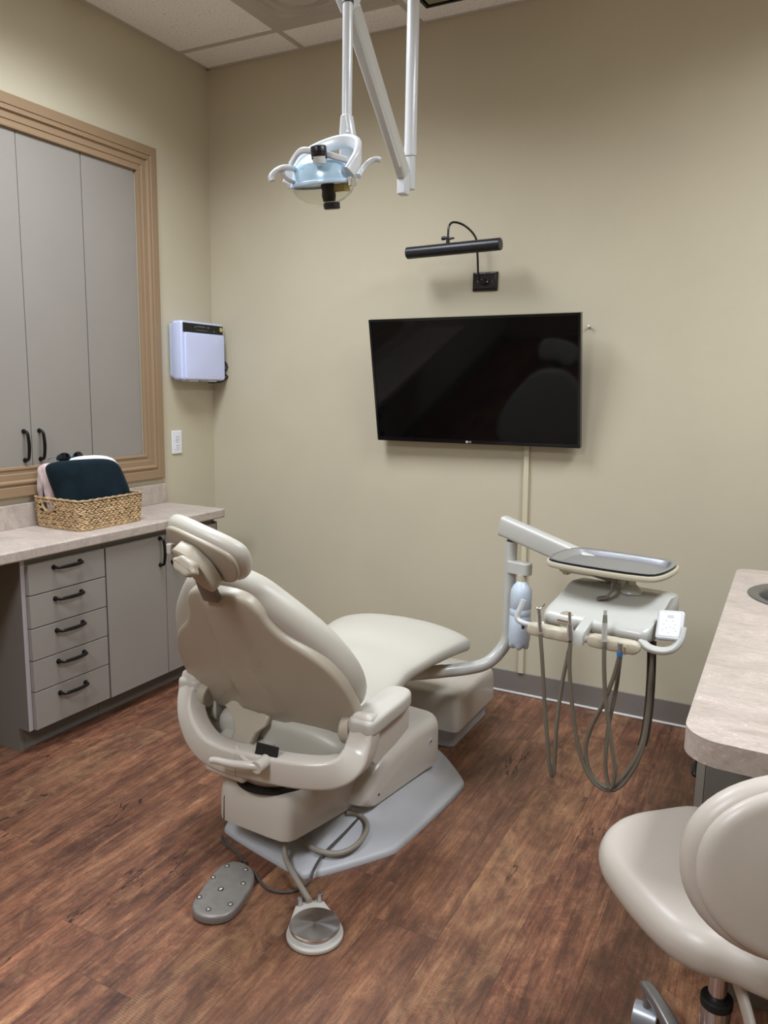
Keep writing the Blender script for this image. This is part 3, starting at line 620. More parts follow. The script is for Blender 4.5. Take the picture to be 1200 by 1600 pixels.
k1 = knob(499, 250, 1.99, .0205, .033, 1); obj('knob_collar', xf(lathe([(.016, 0), (.019, .016)]), T(*atD(499.5, 256, 1.99)) @ RX(10)), 'white', dl, world=True)
k2 = knob(519, 327, 2.05, .0215, .017, 1)
def handle(pts, D, r):
    obj('grip', tube([atD(x, y, D+dd) for x, y, dd in pts], r, 12, 6), 'white', dl, world=True)
handle([(425, 283, 0), (424, 276, 0), (432, 267, 0), (446, 262, 0), (462, 265, .03), (470, 270, .05)], 2.03, lambda t: .0078)
handle([(441, 268, 0), (446, 277, .01), (455, 283, .02), (466, 285, .05)], 2.03, lambda t: .0055)
handle([(595, 250, .0), (586, 249, 0), (575, 255, 0), (565, 266, 0), (560, 275, -.01)], 2.10, lambda t: .0075)
obj('side_clip', xf(box(-.006, .006, -.012, .012, -.012, .010), HM @ T(.100, -.012, -.004)), 'chrome', dl, world=True, bevel=.002)
obj('side_clip', xf(box(-.005, .005, -.010, .010, -.008, .012), HM @ T(-.100, -.012, .006)), 'chrome', dl, world=True, bevel=.002)

# ------------------------------------------------------------------ dental chair
CX, CY = -1.290, 1.800
dch = empty('dental_chair', (CX, CY, 0), 'beige reclining dental chair on a grey floor plate in the middle of the room', 'dental chair')
def C_(x, y, z): return Vector((CX+x, CY+y, z))
# floor plate
pp = [(-1.480, 1.800), (-1.462, 1.776), (-1.150, 1.705), (-1.105, 1.706), (-.955, 1.925), (-.943, 1.965), (-.905, 2.395), (-.925, 2.445), (-1.075, 2.600), (-1.13, 2.62), (-1.42, 2.62), (-1.47, 2.60), (-1.58, 2.44), (-1.595, 2.40), (-1.575, 2.10), (-1.57, 2.06)]
def chaik(p, n=2, q=.25):
    for _ in range(n):
        o = []
        for i in range(len(p)):
            a = p[i]; b = p[(i+1) % len(p)]; o += [(a[0]*(1-q)+b[0]*q, a[1]*(1-q)+b[1]*q), (a[0]*q+b[0]*(1-q), a[1]*q+b[1]*(1-q))]
        p = o
    return p
pp = chaik(pp, 2)
pc = (-1.235, 2.22)
def ps(k, z): return [((p[0]-pc[0])*k+pc[0], (p[1]-pc[1])*k+pc[1], z) for p in pp]
obj('base_plate', loft([ps(1, .0), ps(1, .010), ps(.985, .018), ps(.95, .021), ps(.80, .030), ps(.62, .060), ps(.56, .085), ps(.50, .09)]), 'plate', dch, world=True, sharp=50)
# lift structure, turned a few degrees on the plate
BF = T(-1.27, 2.0, 0) @ RZ(-7)
obj('lift_column', xf(box(-.10, .10, .0, .30, .05, .26), BF), 'blackp', dch, world=True)
ho = chaik([(.150, -.262), (.143, -.290), (.118, -.306), (-.085, -.318), (-.108, -.312), (-.152, -.262), (-.152, .20), (.150, .20)], 1, .2)
def hz(y, a, b): return a+(b-a)*max(0, min(1, (y+.3)/.4))
rings = [[(p[0]*k, (p[1]+.05)*k2-.05, hz(p[1], za, zb)) for p in ho] for k, k2, za, zb in ((.93, .965, .106, .072), (.99, .995, .108, .074), (1.0, 1.0, .120, .09), (.995, .997, .175, .17), (.97, .98, .212, .22), (.90, .945, .234, .245), (.80, .89, .240, .25))]
obj('lift_housing', xf(loft(rings), BF), 'shell2', dch, world=True, sharp=28)
obj('housing_seam', xf(join(sweep([(-.088, -.3185, .112), (-.088, -.316, .180), (-.082, -.300, .225), (-.072, -.26, .2405)], lambda t: circ(.0013, 6))), BF), 'dark', dch, world=True)
cp = [(-.02, .105), (-.015, .125), (.005, .155), (.045, .188), (.11, .215), (.20, .236), (.32, .250), (.425, .252), (.448, .247), (.455, .230), (.458, .085), (.44, .075), (.02, .083)]
def cov(x, d): return [(x, y+(d*.8 if y < .1 else -d*.5 if y > .43 else 0), z-(d if z > .14 else 0)) for y, z in cp]
obj('base_cover', xf(loft([cov(-.204, .036), cov(-.198, .018), cov(-.184, .006), cov(-.165, 0), cov(.150, 0), cov(.172, .004), cov(.188, .012), cov(.198, .024), cov(.203, .042)]), BF), 'shell2', dch, world=True, sharp=40)
bdg = obj('badge', xf(lathe([(.0125, 0), (.0125, .002), (.0085, .0028), (.0075, .0016)], 24), BF @ T(.202, .385, .170) @ RY(90)), 'white', dch, world=True)
obj('badge_mark', xf(lathe([(.0062, 0), (.0058, .0026)], 20), BF @ T(.202, .385, .170) @ RY(90)), 'pedal', bdg, world=True)
obj('cover_screw', xf(cyl((.198, .070, .112), (.2045, .070, .112), .004, n=10), BF), 'blackp', dch, world=True)
obj('turntable', join(xf(lathe([(.118, .0), (.118, .012), (.10, .018)], 40), T(CX+.01, CY-.005, .236))), 'dark', dch, world=True)
obj('hub', xf(lathe([(.085, 0), (.105, .012), (.128, .045), (.132, .060), (.11, .066)], 40), T(CX+.01, CY+.0, .238)), 'shell2', dch, world=True)
# yoke carrying the backrest
yk = [(.306, .016, .492), (.307, .010, .470), (.308, .002, .440), (.307, -.012, .408), (.302, -.034, .378), (.280, -.068, .354), (.235, -.094, .343), (.160, -.114, .338), (.06, -.124, .334), (-.02, -.126, .332)]
ykl = [(-.02, -.126, .330), (-.08, -.124, .330), (-.15, -.112, .336), (-.215, -.085, .356), (-.268, -.050, .386), (-.298, -.018, .420), (-.308, .002, .452), (-.310, .014, .484), (-.309, .018, .500)]
def ysec(t): k = (1-(1-min(1, t/.10))**2.2)*.42+.58; return rrect((.066+.014*min(1, t*2))*k, .064*k, .011*k, 3)
def yseL(t): q = 1-t; k = (1-(1-min(1, q/.12))**2.2)*.6+.40; return rrect((.056+.024*min(1, q*1.6))*k, .064*k, .011*k, 3)
obj('yoke', join(sweep(cr([C_(*p) for p in yk], 6), ysec, up=(0, 1, 0)), sweep(cr([C_(*p) for p in ykl], 6), yseL, up=(0, 1, 0))), 'shell2', dch, world=True, sharp=50)
obj('yoke_web', loft([[C_(-.15, -.140, z0_), C_(.0, -.148, z0_-.004), C_(.02, .02, z0_), C_(-.19, .02, z0_)] for z0_ in (.270, .300, .330, .345)]), 'shell2', dch, world=True, bevel=.014)
WO_ = [(-.298, .000, .430), (-.284, -.030, .390), (-.240, -.070, .353), (-.16, -.102, .338), (-.06, -.115, .332)]
WI_ = [(-.285, .050, .405), (-.258, .050, .352), (-.212, .045, .320), (-.15, .035, .302), (-.06, .025, .296)]
obj('yoke_gusset', loft([[C_(*a_), C_(*b_), C_(b_[0], b_[1], b_[2]-.022), C_(a_[0], a_[1], a_[2]-.022)] for a_, b_ in zip(cr(WO_, 4), cr(WI_, 4))]), 'shell', dch, world=True, sharp=50)
obj('opening', xf(box(-.036, .036, -.003, .003, -.026, .026), T(*C_(.076, -.140, .378)) @ RX(-18) @ RZ(4)), 'dark', dch, world=True, bevel=.008)
obj('tie_rod', tube([C_(-.030, -.138, .372), C_(.005, -.156, .358), C_(.035, -.162, .352), C_(.065, -.158, .360)], .0068, 10, 4), 'shell2', dch, world=True)
lp_ = [atY(404, 1197, 1.618), atY(386, 1196, 1.606), atY(360, 1193, 1.596), atY(338, 1188, 1.588), atY(329, 1188, 1.584)]
lv = obj('recline_lever', join(tube(lp_, lambda t: .0130-.0045*t, 12, 4), cyl(lp_[0]+Vector((0, .035, .002)), lp_[0]+Vector((0, -.012, 0)), .0175)), 'shell2', dch, world=True, sharp=50)
# backrest frame
BO = Vector((-1.312, 1.800, .420)); BU = Vector((0, -.485, .875)); BN = Vector((0, .875, .485))
def bk_(u, v, w, k=.30): return BO+Vector((u, 0, 0))+BU*v+BN*(w+k*u*u)
half = [(.0, .490), (.055, .486), (.098, .466), (.122, .428), (.134, .390), (.166, .342), (.220, .292), (.262, .240), (.290, .172), (.302, .100), (.306, .040), (.306, -.010), (.298, -.055), (.280, -.085), (.252, -.085), (.230, -.050), (.16, -.040), (.08, -.060), (0, -.078)]
def mirror(h): return h+[(-x, y) for x, y in reversed(h[1:-1])]
def shellw(u, v, w):
    # raised spine with soft creases
    wd = .040+(.5-v)*.075; a = abs(u+.005); b = -.012*max(0, min(1, (wd+.008-a)/.014)) if w < .02 else 0
    return bk_(u, v, w+b*(1 if .02 < v < .46 else .6), .30)
so = [(p.x, p.y) for p in cr([(x, y, 0) for x, y in mirror(half)], 3, closed=True)]
g = pad(so, .042, .013, under=.004, f=shellw, ctr=(0, .20), rings=(.97, .94, .9, .85, .8, .74, .68, .62, .56, .5, .43, .36, .3, .24, .18, .12, .06))
obj('back_shell', g, 'shell', dch, world=True, sharp=60)
ch = [(.0, .512), (.06, .506), (.118, .478), (.165, .432), (.226, .358), (.272, .286), (.306, .205), (.320, .130), (.310, .055), (.268, .012), (.14, .000), (0, -.004)]
co = [(p.x, p.y) for p in cr([(x, y, 0) for x, y in mirror(ch)], 3, closed=True)]
obj('back_cushion', pad(co, .088, .042, dome=.008, under=0, k=7, f=lambda u, v, w: bk_(u-.012, v, w+.026, .32), ctr=(0, .24), rings=(.8, .6, .4, .2)), 'vinyl', dch, world=True, sharp=80)
for s_ in (1, -1): obj('hinge', cyl(C_(s_*.240, .006, .432), C_(s_*.273, .006, .436), .040, n=28), 'shell', dch, world=True, bevel=.006)
for s_ in (1, -1): obj('hinge_ring', cyl(C_(s_*.272, .006, .437), C_(s_*.281, .006, .438), .035, n=28), 'bracket', dch, world=True)
br = [(-1.372, 1.808, .450, .110, .028), (-1.378, 1.799, .422, .170, .030), (-1.356, 1.782, .400, .130, .032), (-1.358, 1.768, .378, .084, .036), (-1.362, 1.754, .352, .076, .042), (-1.364, 1.742, .332, .082, .046), (-1.364, 1.738, .318, .078, .042)]
obj('recline_bracket', loft([[Vector((x+a, y+b, z)) for a, b in rrect(w_, t_, min(w_, t_)*.35)] for x, y, z, w_, t_ in br]), 'shell', dch, world=True, sharp=60)
obj('bracket_hole', cyl((-1.334, 1.7145, .334), (-1.334, 1.7175, .334), .0065, n=14), 'dark', dch, world=True)
# headrest
obj('headrest_post', join(loft([[bk_(.004+a, v, -.012+b, 0) for a, b in rrect(w_, .020, .003)] for v, w_ in ((.478, .050), (.52, .050), (.545, .044), (.60, .038))])), 'bracket', dch, world=True)
# headrest frame: x width, y up the pad, z = pad normal (away from the viewer)
HR = T(-1.306, 1.500, .957) @ Matrix.Rotation(R(15), 4, 'Y') @ Matrix(((1, 0, 0, 0), (0, -.56, .828, 0), (0, .828, .56, 0), (0, 0, 0, 1)))
hh = cr([(-.128, -.005, 0), (-.118, .045, 0), (-.070, .072, 0), (0, .080, 0), (.070, .072, 0), (.120, .045, 0), (.130, -.010, 0), (.110, -.062, 0), (.062, -.078, 0), (0, -.060, 0), (-.062, -.078, 0), (-.110, -.062, 0)], 4, closed=True)
def hf(u, v, w): return HR @ Vector((u, v, w+1.1*u*u+.4*v*v))
obj('headrest_cushion', pad([(p.x, p.y) for p in hh], .046, .022, dome=.006, f=lambda u, v, w: hf(u, v, w+.008)), 'vinyl', dch, world=True, sharp=80)
obj('headrest_plate', pad([(p.x*.90, p.y*.88) for p in hh], .014, .006, f=lambda u, v, w: hf(u, v, w-.002)), 'shell', dch, world=True, sharp=60)
hm = [(-.062, .030), (-.012, .032), (.034, -.006), (.052, -.055), (.046, -.082), (.012, -.084), (-.02, -.055), (-.062, -.022)]
obj('headrest_mechanism', pad(chaik(hm, 1, .15), .050, .008, k=3, f=lambda u, v, w: HR @ Vector((u+.024, v+.022, -w*.8-.002))), 'shell', dch, world=True, sharp=30)  # darker plastic colour stands for the shade on this downward-facing part
kb = [(.035*math.cos(a)*(1+.06*math.cos(6*a)), 0.0215*math.sin(a)*(1+.06*math.cos(6*a))) for a in [2*PI*i/48 for i in range(48)]]
KM = T(-1.286, 1.446, .944) @ RY(24) @ RX(70)
obj('adjust_knob', xf(pad(kb, .030, .008), KM), 'shell', dch, world=True, sharp=50)  # coloured darker for shade, like the mechanism beside it
obj('latch', xf(box(-.008, .008, -.010, .010, -.018, .010), T(*(HR @ Vector((-.074, .012, -.014))))), 'shell2', dch, world=True, bevel=.004)
# seat and leg cushion
ss = [(-.012, .150, .345, .030), (-.008, .200, .346, .045), (.012, .232, .350, .056), (.05, .242, .360, .064), (.12, .244, .385, .070), (.24, .235, .412, .062), (.36, .222, .430, .052), (.44, .216, .440, .048), (.52, .225, .446, .044), (.62, .248, .456, .048), (.74, .268, .455, .052), (.82, .274, .447, .054), (.868, .268, .433, .048), (.895, .246, .417, .034), (.906, .20, .408, .014)]
P = cr([Vector((a, b, c)) for a, b, c, d in ss], 3); Q = cr([Vector((a, d, 0)) for a, b, c, d in ss], 3)
def seatsec(w, h):
    o = []
    for x, z in sell(w, h, .62, 36): o.append((x, z*(1.25-.45*(x/w)**2) if z > 0 else z))
    return o
sx = .018
obj('seat_cushion', loft([[C_(x+sx+.0*p.x, p.x, p.z+z) for x, z in seatsec(p.y, q_.y)] for p, q_ in zip(P, Q)]), 'vinyl', dch, world=True, sharp=80)
obj('seat_pan', loft([[C_(x+sx, y, z) for x, z in [(a, b+zc) for a, b in rrect(w_*2, h_, .02)]] for y, w_, zc, h_ in ((.03, .16, .285, .03), (.06, .20, .300, .05), (.30, .20, .335, .09), (.42, .17, .37, .05), (.70, .15, .40, .02))]), 'shell2', dch, world=True, sharp=50)
# armrests
for s in (1, -1):
    ao = cr([(.268, -.02, 0), (.255, .08, 0), (.248, .18, 0), (.262, .245, 0), (.30, .262, 0), (.335, .245, 0), (.347, .19, 0), (.348, .08, 0), (.345, -.02, 0), (.31, -.028, 0)], 4, closed=True)
    a_ = obj('armrest', pad([(s*(p.x), p.y) for p in ao], .050, .014, dome=.003, k=4, f=lambda u, v, w: C_(u, v, .434+w)), 'arm', dch, world=True, sharp=60)
    sk = [(.02, .442), (.24, .442), (.262, .415), (.262, .352), (.17, .334), (.04, .325), (.02, .35)]
    obj('side_panel', loft([[C_(s*x, y, z) for y, z in sk] for x in (.235, .240, .318, .322)]), 'shell2', dch, world=True, bevel=.010)
# ------------------------------------------------------------------ utility box on the floor
ub = empty('utility_box', (-1.25, 2.86, 0), 'beige floor utility box with grey foot in front of the back wall', 'utility box', rz=R(3))
obj('cover', join(loft([[(-1.25+p[0], 2.86+p[1], z) for p in rrect(.425*k, .43*k2, r)] for k, k2, r, z in ((1, 1, .025, .078), (1, 1, .025, .083), (.995, .995, .028, .165), (.985, .98, .032, .195), (.955, .94, .035, .213), (.90, .87, .035, .220))])), 'shell2', ub, world=True, sharp=60)
obj('foot', loft([[(-1.25+p[0], 2.86+p[1], z) for p in rrect(.375, .385, .03)] for z in (0, .080)]), 'plate', ub, world=True, bevel=.004)

# ------------------------------------------------------------------ delivery unit
DM = T(-.658, 2.30, 0) @ RZ(-9.4)
du = empty('delivery_unit', (-.88, 2.73, 0), 'dental delivery unit with curved post, long arm and instrument head right of the chair', 'dental unit')
def D_(x, y, z): return DM @ Vector((x, y, z))
PXp = atY(797, 900, 2.74)
tp = [(-1.30, 2.36, .352), (-1.15, 2.47, .356), (-1.05, 2.555, .358), (-.990, 2.615, .360), (-.945, 2.665, .368), (-.910, 2.705, .400), (PXp.x, 2.735, .455), (PXp.x, 2.740, .53), (PXp.x, 2.740, .62)]
pt = cr(tp, 8)
obj('post', join(sweep(pt, lambda t: circ(.0235, 20)), cyl((PXp.x, 2.74, .60), (PXp.x, 2.74, .832), .0235, n=20)), 'whiteg', du, world=True)
obj('mount_tube', tube([(-1.30, 2.36, .352), (-1.15, 2.47, .356), (-1.06, 2.547, .358)], .0245, 16, 4), 'cream', du, world=True)
obj('spindle', join(*[cyl((PXp.x+dx, 2.74, .830), (PXp.x+dx, 2.74, .852), r_) for dx, r_ in ((-.004, .012), (.009, .008))]), 'hosed', du, world=True)
AA = Vector((-.925, 2.752, .886)); AB = Vector((-.545, 2.600, .808))
def asec(t): return rrect(.048, .078-.012*t, .014)
obj('arm', sweep([AA, AA+(AB-AA)*.04, AA+(AB-AA)*.5, AB, AB+Vector((.10, -.05, -.01))], asec, up=(0, 0, 1)), 'whiteg', du, world=True, sharp=40, bevel=.004)
bb = atY(818, 893, 2.70)
obj('bottle_bracket', join(xf(loft([[(p[0], p[1], z) for p in rrect(.094, .044, .016)] for z in (-.022, .022)]), T((PXp.x+bb.x)/2+.012, 2.712, .742) @ RZ(-14))), 'whiteg', du, world=True, bevel=.003)
bx, by = bb.x-.004, 2.698
obj('bottle_collar', cyl((bx, by, .690), (bx, by, .722), .0165, n=20), 'cream', du, world=True)
zt = .698
bp_ = [(.016, zt), (.020, zt-.006), (.030, zt-.018), (.0375, zt-.034), (.039, zt-.05), (.039, zt-.098), (.0375, zt-.100), (.0375, zt-.103), (.039, zt-.105), (.039, zt-.124), (.0372, zt-.127), (.0372, zt-.130), (.0392, zt-.133), (.040, zt-.18), (.0405, zt-.215), (.037, zt-.232)]
g1 = loft([[(bx+r_*math.cos(2*PI*j/32), by+r_*math.sin(2*PI*j/32), z) for j in range(32)] for r_, z in bp_])
lob = [[(bx+r_*(1+.10*math.cos(5*2*PI*j/40)*k)*math.cos(2*PI*j/40), by+r_*(1+.10*math.cos(5*2*PI*j/40)*k)*math.sin(2*PI*j/40), z-.004*k*math.cos(5*2*PI*j/40)) for j in range(40)] for r_, z, k in ((.0375, zt-.228, 0), (.036, zt-.240, .6), (.030, zt-.250, 1), (.020, zt-.252, 1))]
obj('water_bottle', join(g1, loft(lob)), 'bottle', du, world=True, sharp=60)
# head
hp_ = [(0, .690), (-.010, .700), (-.012, .716), (-.006, .728), (.02, .738), (.15, .772), (.175, .784), (.20, .790), (.27, .785), (.292, .77), (.295, .72), (.27, .70), (.05, .683)]
def hsec(x, k): return [D_(x-.004, .14+(y-.14)*k, .723+(z-.735)*k) for y, z in hp_]
obj('head_body', loft([hsec(.034, .90), hsec(.038, .965), hsec(.050, 1.0), hsec(.335, 1.0), hsec(.352, .965), hsec(.357, .90)]), 'whiteg', du, world=True, sharp=50)
obj('head_notch', xf(cyl((0, 0, -.003), (0, 0, .003), .026, n=28), DM @ T(.105, -.002, .704) @ RX(78)), 'cream', du, world=True)
obj('name_strip', xf(box(-.022, .022, -.001, .001, -.004, .004), DM @ T(.105, -.017, .702)), 'chrome', du, world=True)
obj('tray_stem', join(tube([D_(.205, .200, .772), D_(.208, .198, .81), D_(.205, .205, .826)], .011, 10, 3), xf(lathe([(.034, 0), (.030, .012), (.016, .024), (.012, .026), (.012, .062)], 24), DM @ T(.232, .190, .772))), 'whiteg', du, world=True)
obj('stem_strap', sweep([D_(.155, .112, .755), D_(.184, .114, .764), D_(.196, .118, .785), D_(.198, .124, .838)], lambda t: rrect(.007, .026, .002), up=(0, 1, 0)), 'bracket', du, world=True)
TM = DM @ T(.158, .208, 0)
def trr(w, l, r, z): return [TM @ Vector((p[0], p[1], z)) for p in rrect(w, l, r, 5)]
def octr(w, l, c, z): return [TM @ Vector((x, y, z)) for x, y in chaik([(w/2, -l/2+c), (w/2, l/2-c), (w/2-c, l/2), (-w/2+c, l/2), (-w/2, l/2-c), (-w/2, -l/2+c), (-w/2+c, -l/2), (w/2-c, -l/2)], 2)]
obj('tray_holder', loft([octr(.350, .250, .042, .836), octr(.372, .272, .048, .8355), octr(.382, .282, .050, .840), octr(.384, .284, .051, .846), octr(.380, .280, .050, .8525), octr(.370, .270, .048, .8535), octr(.352, .252, .043, .852)], cap=False, closed=True), 'cream', du, world=True, sharp=60)
obj('tray_gap_shade', loft([octr(.356, .256, .043, .8525), octr(.366, .266, .046, .8535), octr(.368, .268, .047, .8565), octr(.358, .258, .044, .858)], cap=False), 'blackp', du, world=True)  # black ring drawn in for the shaded gap under the tray rim
obj('support_plate', loft([octr(.346, .246, .04, z_) for z_ in (.836, .8405)]), 'cream', du, world=True)
obj('tray_bracket', xf(join(box(-.155, -.05, -.05, -.01, .808, .825), box(-.145, -.125, -.05, -.01, .800, .81)), TM), 'cream', du, world=True, bevel=.004)
tr = empty('instrument_tray', TM @ Vector((0, 0, .841)), 'stainless steel tray lying in the cream tray holder', 'tray')
g = loft([octr(.308, .214, .030, .8415), octr(.318, .224, .034, .8425), octr(.340, .246, .041, .857), octr(.364, .264, .046, .8590), octr(.366, .266, .047, .8612), octr(.360, .262, .045, .8625), octr(.346, .250, .042, .8612), octr(.336, .240, .040, .858), octr(.316, .222, .034, .8445), octr(.308, .214, .032, .8433)])
obj('pan', g, 'tray', tr, world=True, sharp=60)
# instrument bar
def barsec(x): return 1-.13*max(0, math.cos(x))
def barpart(x0, x1, zc0, zc1):
    N = 18; rr_ = []
    for i in range(N+1):
        t = i/N; x = x0+(x1-x0)*t; e = min(1, .45+min(t, 1-t)*7); z = zc0+(zc1-zc0)*t; w = (.040-.008*math.sin(t*PI*4)**2)*e; h = .038*e
        rr_.append([D_(x, -.042+a, z+b) for a, b in rrect(w, h, min(w, h)*.24, 2)])
    return loft(rr_)
obj('holder_bar', join(barpart(-.002, .150, .668, .670), barpart(.192, .345, .672, .676)), 'cream', du, world=True, sharp=60)
obj('bar_core', cyl(D_(.13, -.040, .668), D_(.22, -.040, .671), .010), 'cream', du, world=True)
obj('bar_bracket', loft([[D_(.176-.008*i/4+a, y, z+b) for a, b in rrect(.032, th, .005)] for i, (y, z, th) in enumerate(((.02, .712, .024), (-.012, .706, .024), (-.034, .690, .034), (-.052, .676, .042), (-.062, .668, .034)))]), 'whiteg', du, world=True, sharp=50)
obj('bar_label', join(xf(box(-.004, .004, -.0005, .0005, -.005, .005), DM @ T(.268, -.060, .680))), 'bluew', du, world=True)
obj('bar_label', join(xf(box(-.006, .006, -.0005, .0005, -.005, .005), DM @ T(.312, -.060, .680))), 'yellow', du, world=True)
obj('empty_holder', join(xf(box(-.003, .003, -.002, .002, -.012, .010), DM @ T(.309, -.0605, .668))), 'chrome', du, world=True)
# handle on the left of the head
obj('left_handle', tube([D_(-.020, -.040, .752), D_(-.026, -.046, .728), D_(-.034, -.052, .704), D_(-.030, -.054, .690), D_(-.010, -.052, .682), D_(.018, -.040, .678), D_(.04, -.02, .682)], .0085, 12, 6), 'white', du, world=True)
obj('handle_tip', cyl(D_(-.012, -.052, .680), D_(-.012, -.052, .664), .005), 'hosed', du, world=True)
# key pad
KP = DM @ T(.400, .040, .735) @ RX(52) @ RZ(7)
kpad = obj('keypad', xf(pad(rrect(.074, .090, .010), .018, .006, k=4), KP @ T(0, 0, -.009)), 'white', du, world=True, sharp=60)
obj('key_sheet', xf(pad(rrect(.056, .073, .006), .0012, .0004, k=2), KP @ T(0, 0, .0088)), 'wplate', kpad, world=True)
g = [box(-.012, .012, .018, .030, .0098, .0104)]
for dx, dy in ((-.010, .010), (.008, .010), (-.016, -.001), (.014, -.001), (-.008, -.012), (.002, -.008), (.012, -.012), (-.018, -.018), (.018, -.020), (.0, -.026)): g.append(box(dx-.002, dx+.002, dy-.0012, dy+.0012, .0098, .0103))
pg = MAT('pale grey print', '#a9a9ac', .5)
for q_ in g[1:]: obj('key', xf(q_, KP), pg, kpad, world=True)
obj('keypad_display', xf(box(-.009, .009, .020, .028, .0102, .0107), KP), MAT('pale display', '#bfc0c2', .3), kpad, world=True)
obj('right_handle', sweep(cr([D_(.335, -.004, .688), D_(.362, -.016, .676), D_(.398, -.014, .674), D_(.424, -.004, .684), D_(.438, .016, .708), D_(.440, .036, .736)], 6), lambda t: rrect(.016, .026, .006), up=(0, 1, .3)), 'whiteg', du, world=True, sharp=50)
# umbilical hose down from the head
def hose(name, pts, r, m, parent): return obj(name, tube(pts, r, 10, 8), m, parent, world=True)
def dpl(px, py, off=-.04):   # point on the vertical plane of the instruments
    n = Vector((math.sin(R(9.4)), math.cos(R(9.4)), 0)); P0 = D_(0, off, 0); d = ray(px, py); t = (P0-CP).dot(n)/d.dot(n); return CP+d*t
def inst(label, name, top, bar, body, pts, r=.0062, off=-.062, hm='hose'):
    t = empty(name, dpl(*bar, off), label, 'dental instrument')
    for nm, g, m in body(dpl(*top, off), dpl(*bar, off)): obj(nm, g, m, t, world=True)
    P = []
    for i, q in enumerate(pts): P.append(dpl(q[0], q[1], q[2]))
    hose('hose', P, r, hm, t)
    return t
def b1(a, b):
    return [('barrel', join(tube([a, a+(b-a)*.15, b], lambda t: .0085-.0025*t, 14)), 'steel'),
            ('buttons', join(ellipsoid(a+Vector((-.004, -.006, .004)), .005, .005, .004, 10, 6), ellipsoid(a+Vector((.006, -.006, .004)), .005, .005, .004, 10, 6), cyl(a+Vector((.004, .004, .0)), a+Vector((.016, .006, .018)), .0028, .002, 10)), 'chrome')]
def b2(a, b):
    return [('barrel', join(cyl(a+(b-a)*.45, b, .0088), cyl(a+(b-a)*.02, a+(b-a)*.45, .0048)), 'steel')]
def b3(a, b):
    return [('barrel', join(cyl(a+(b-a)*.40, b, .0076, .0082), cyl(a, a+(b-a)*.16, .005)), 'whiteg'), ('grip', cyl(a+(b-a)*.15, a+(b-a)*.42, .0058, .0074), 'grip'), ('ferrule', cyl(b, b+(b-a)*.16, .0078), 'steel')]
def b4(a, b):
    return [('coupling', cyl(a, b, .0068), 'steel'), ('ring', cyl(b-(b-a)*.1, b+(b-a)*.35, .0076), 'blue')]
inst('air-water syringe with two buttons, leftmost on the instrument bar', 'air_water_syringe', (842, 952), (844, 985), b1, [(844, 990, -.062), (847, 1030, -.062), (851, 1100, -.06), (857, 1180, -.055), (862, 1212, -.045), (866, 1195, -.03), (870, 1130, -.015), (878, 1070, .01), (886, 1030, .04), (892, 1005, .08)])
inst('bare handpiece coupling, second from the left on the instrument bar', 'handpiece', (890, 956), (891, 1000), b2, [(891, 1003, -.062), (890, 1050, -.062), (896, 1120, -.06), (906, 1175, -.055), (922, 1215, -.05), (946, 1234, -.04), (972, 1226, -.02), (1000, 1180, .0), (1012, 1120, .02), (1019, 1050, .04), (1021, 1005, .06)])
inst('handpiece with a sage green grip beside the bar bracket', 'handpiece', (946, 953), (944, 1002), b3, [(944, 1004, -.062), (944, 1050, -.062), (947, 1100, -.06), (955, 1160, -.055), (961, 1205, -.05), (954, 1232, -.045), (946, 1200, -.04), (950, 1140, -.03), (962, 1080, -.02), (968, 1035, -.02), (970, 1022, .02)])
inst('empty hose coupling with a blue ring, rightmost on the instrument bar', 'hose_coupling', (969, 1005), (968, 1020), b4, [(968, 1024, -.062), (958, 1060, -.058), (942, 1100, -.055), (922, 1140, -.052), (915, 1175, -.05), (924, 1210, -.046), (948, 1230, -.04), (972, 1215, -.02), (1000, 1170, .0), (1012, 1110, .02), (1018, 1040, .03), (1019, 1005, .05)])
obj('umbilical', join(*[tube([dpl(x+dx, y, o_) for x, y, o_ in ((1018, 1002, .05), (1017, 1050, .045), (1014, 1100, .035), (1009, 1140, .025), (1003, 1165, .015))], .0068, 10, 5) for dx in (-3, 4)]), 'hosed', du, world=True)

# ------------------------------------------------------------------ foot controls and cables
fp = empty('foot_pedal', atZ(348, 1391, 0), 'grey oval foot pedal with round studs on the floor behind the chair', 'foot pedal')
ou = [(350, 185), (290, 215), (230, 280), (160, 380), (122, 440), (128, 490), (180, 522), (260, 532), (340, 515), (400, 470), (450, 400), (500, 320), (510, 265), (490, 218), (440, 190), (395, 180)]
ow = [atZ(270+x/4, 1300+y/4, .026) for x, y in ou]; ow = cr([(p.x, p.y, 0) for p in ow], 3, closed=True)
obj('body', pad([(p.x, p.y) for p in ow], .027, .008, dome=.002, k=4), 'pedal', fp, world=True, sharp=60)
for i, (x, y) in enumerate(((340, 212), (455, 235), (253, 284), (440, 322), (300, 362), (166, 408), (360, 452), (223, 484))):
    p = atZ(270+x/4, 1300+y/4, .028); r_ = .0092 if i == 4 else .0078
    obj('stud', ellipsoid((p.x, p.y, .027), r_, r_, .0065 if i != 4 else .010, 16, 8), 'stud', fp, world=True)
dc_ = atZ(492, 1446, .03)
dp_ = empty('disc_foot_control', (dc_.x, dc_.y, 0), 'round foot control with shiny spun steel disc on the floor', 'foot control')
cc = [(dc_.x+.074*math.cos(a), dc_.y-.010+.074*math.sin(a)) for a in [R(-200+i*220/24) for i in range(25)]]
pa = atZ(468, 1415, .012); pb = atZ(500, 1409, .012)
fd = (Vector((dc_.x, dc_.y, 0))-Vector(((pa.x+pb.x)/2, (pa.y+pb.y)/2, 0))).normalized(); ang = math.atan2(fd.y, fd.x)
cc = [(dc_.x+.073*math.cos(ang+R(-115+i*230/28)), dc_.y+.073*math.sin(ang+R(-115+i*230/28))) for i in range(29)]
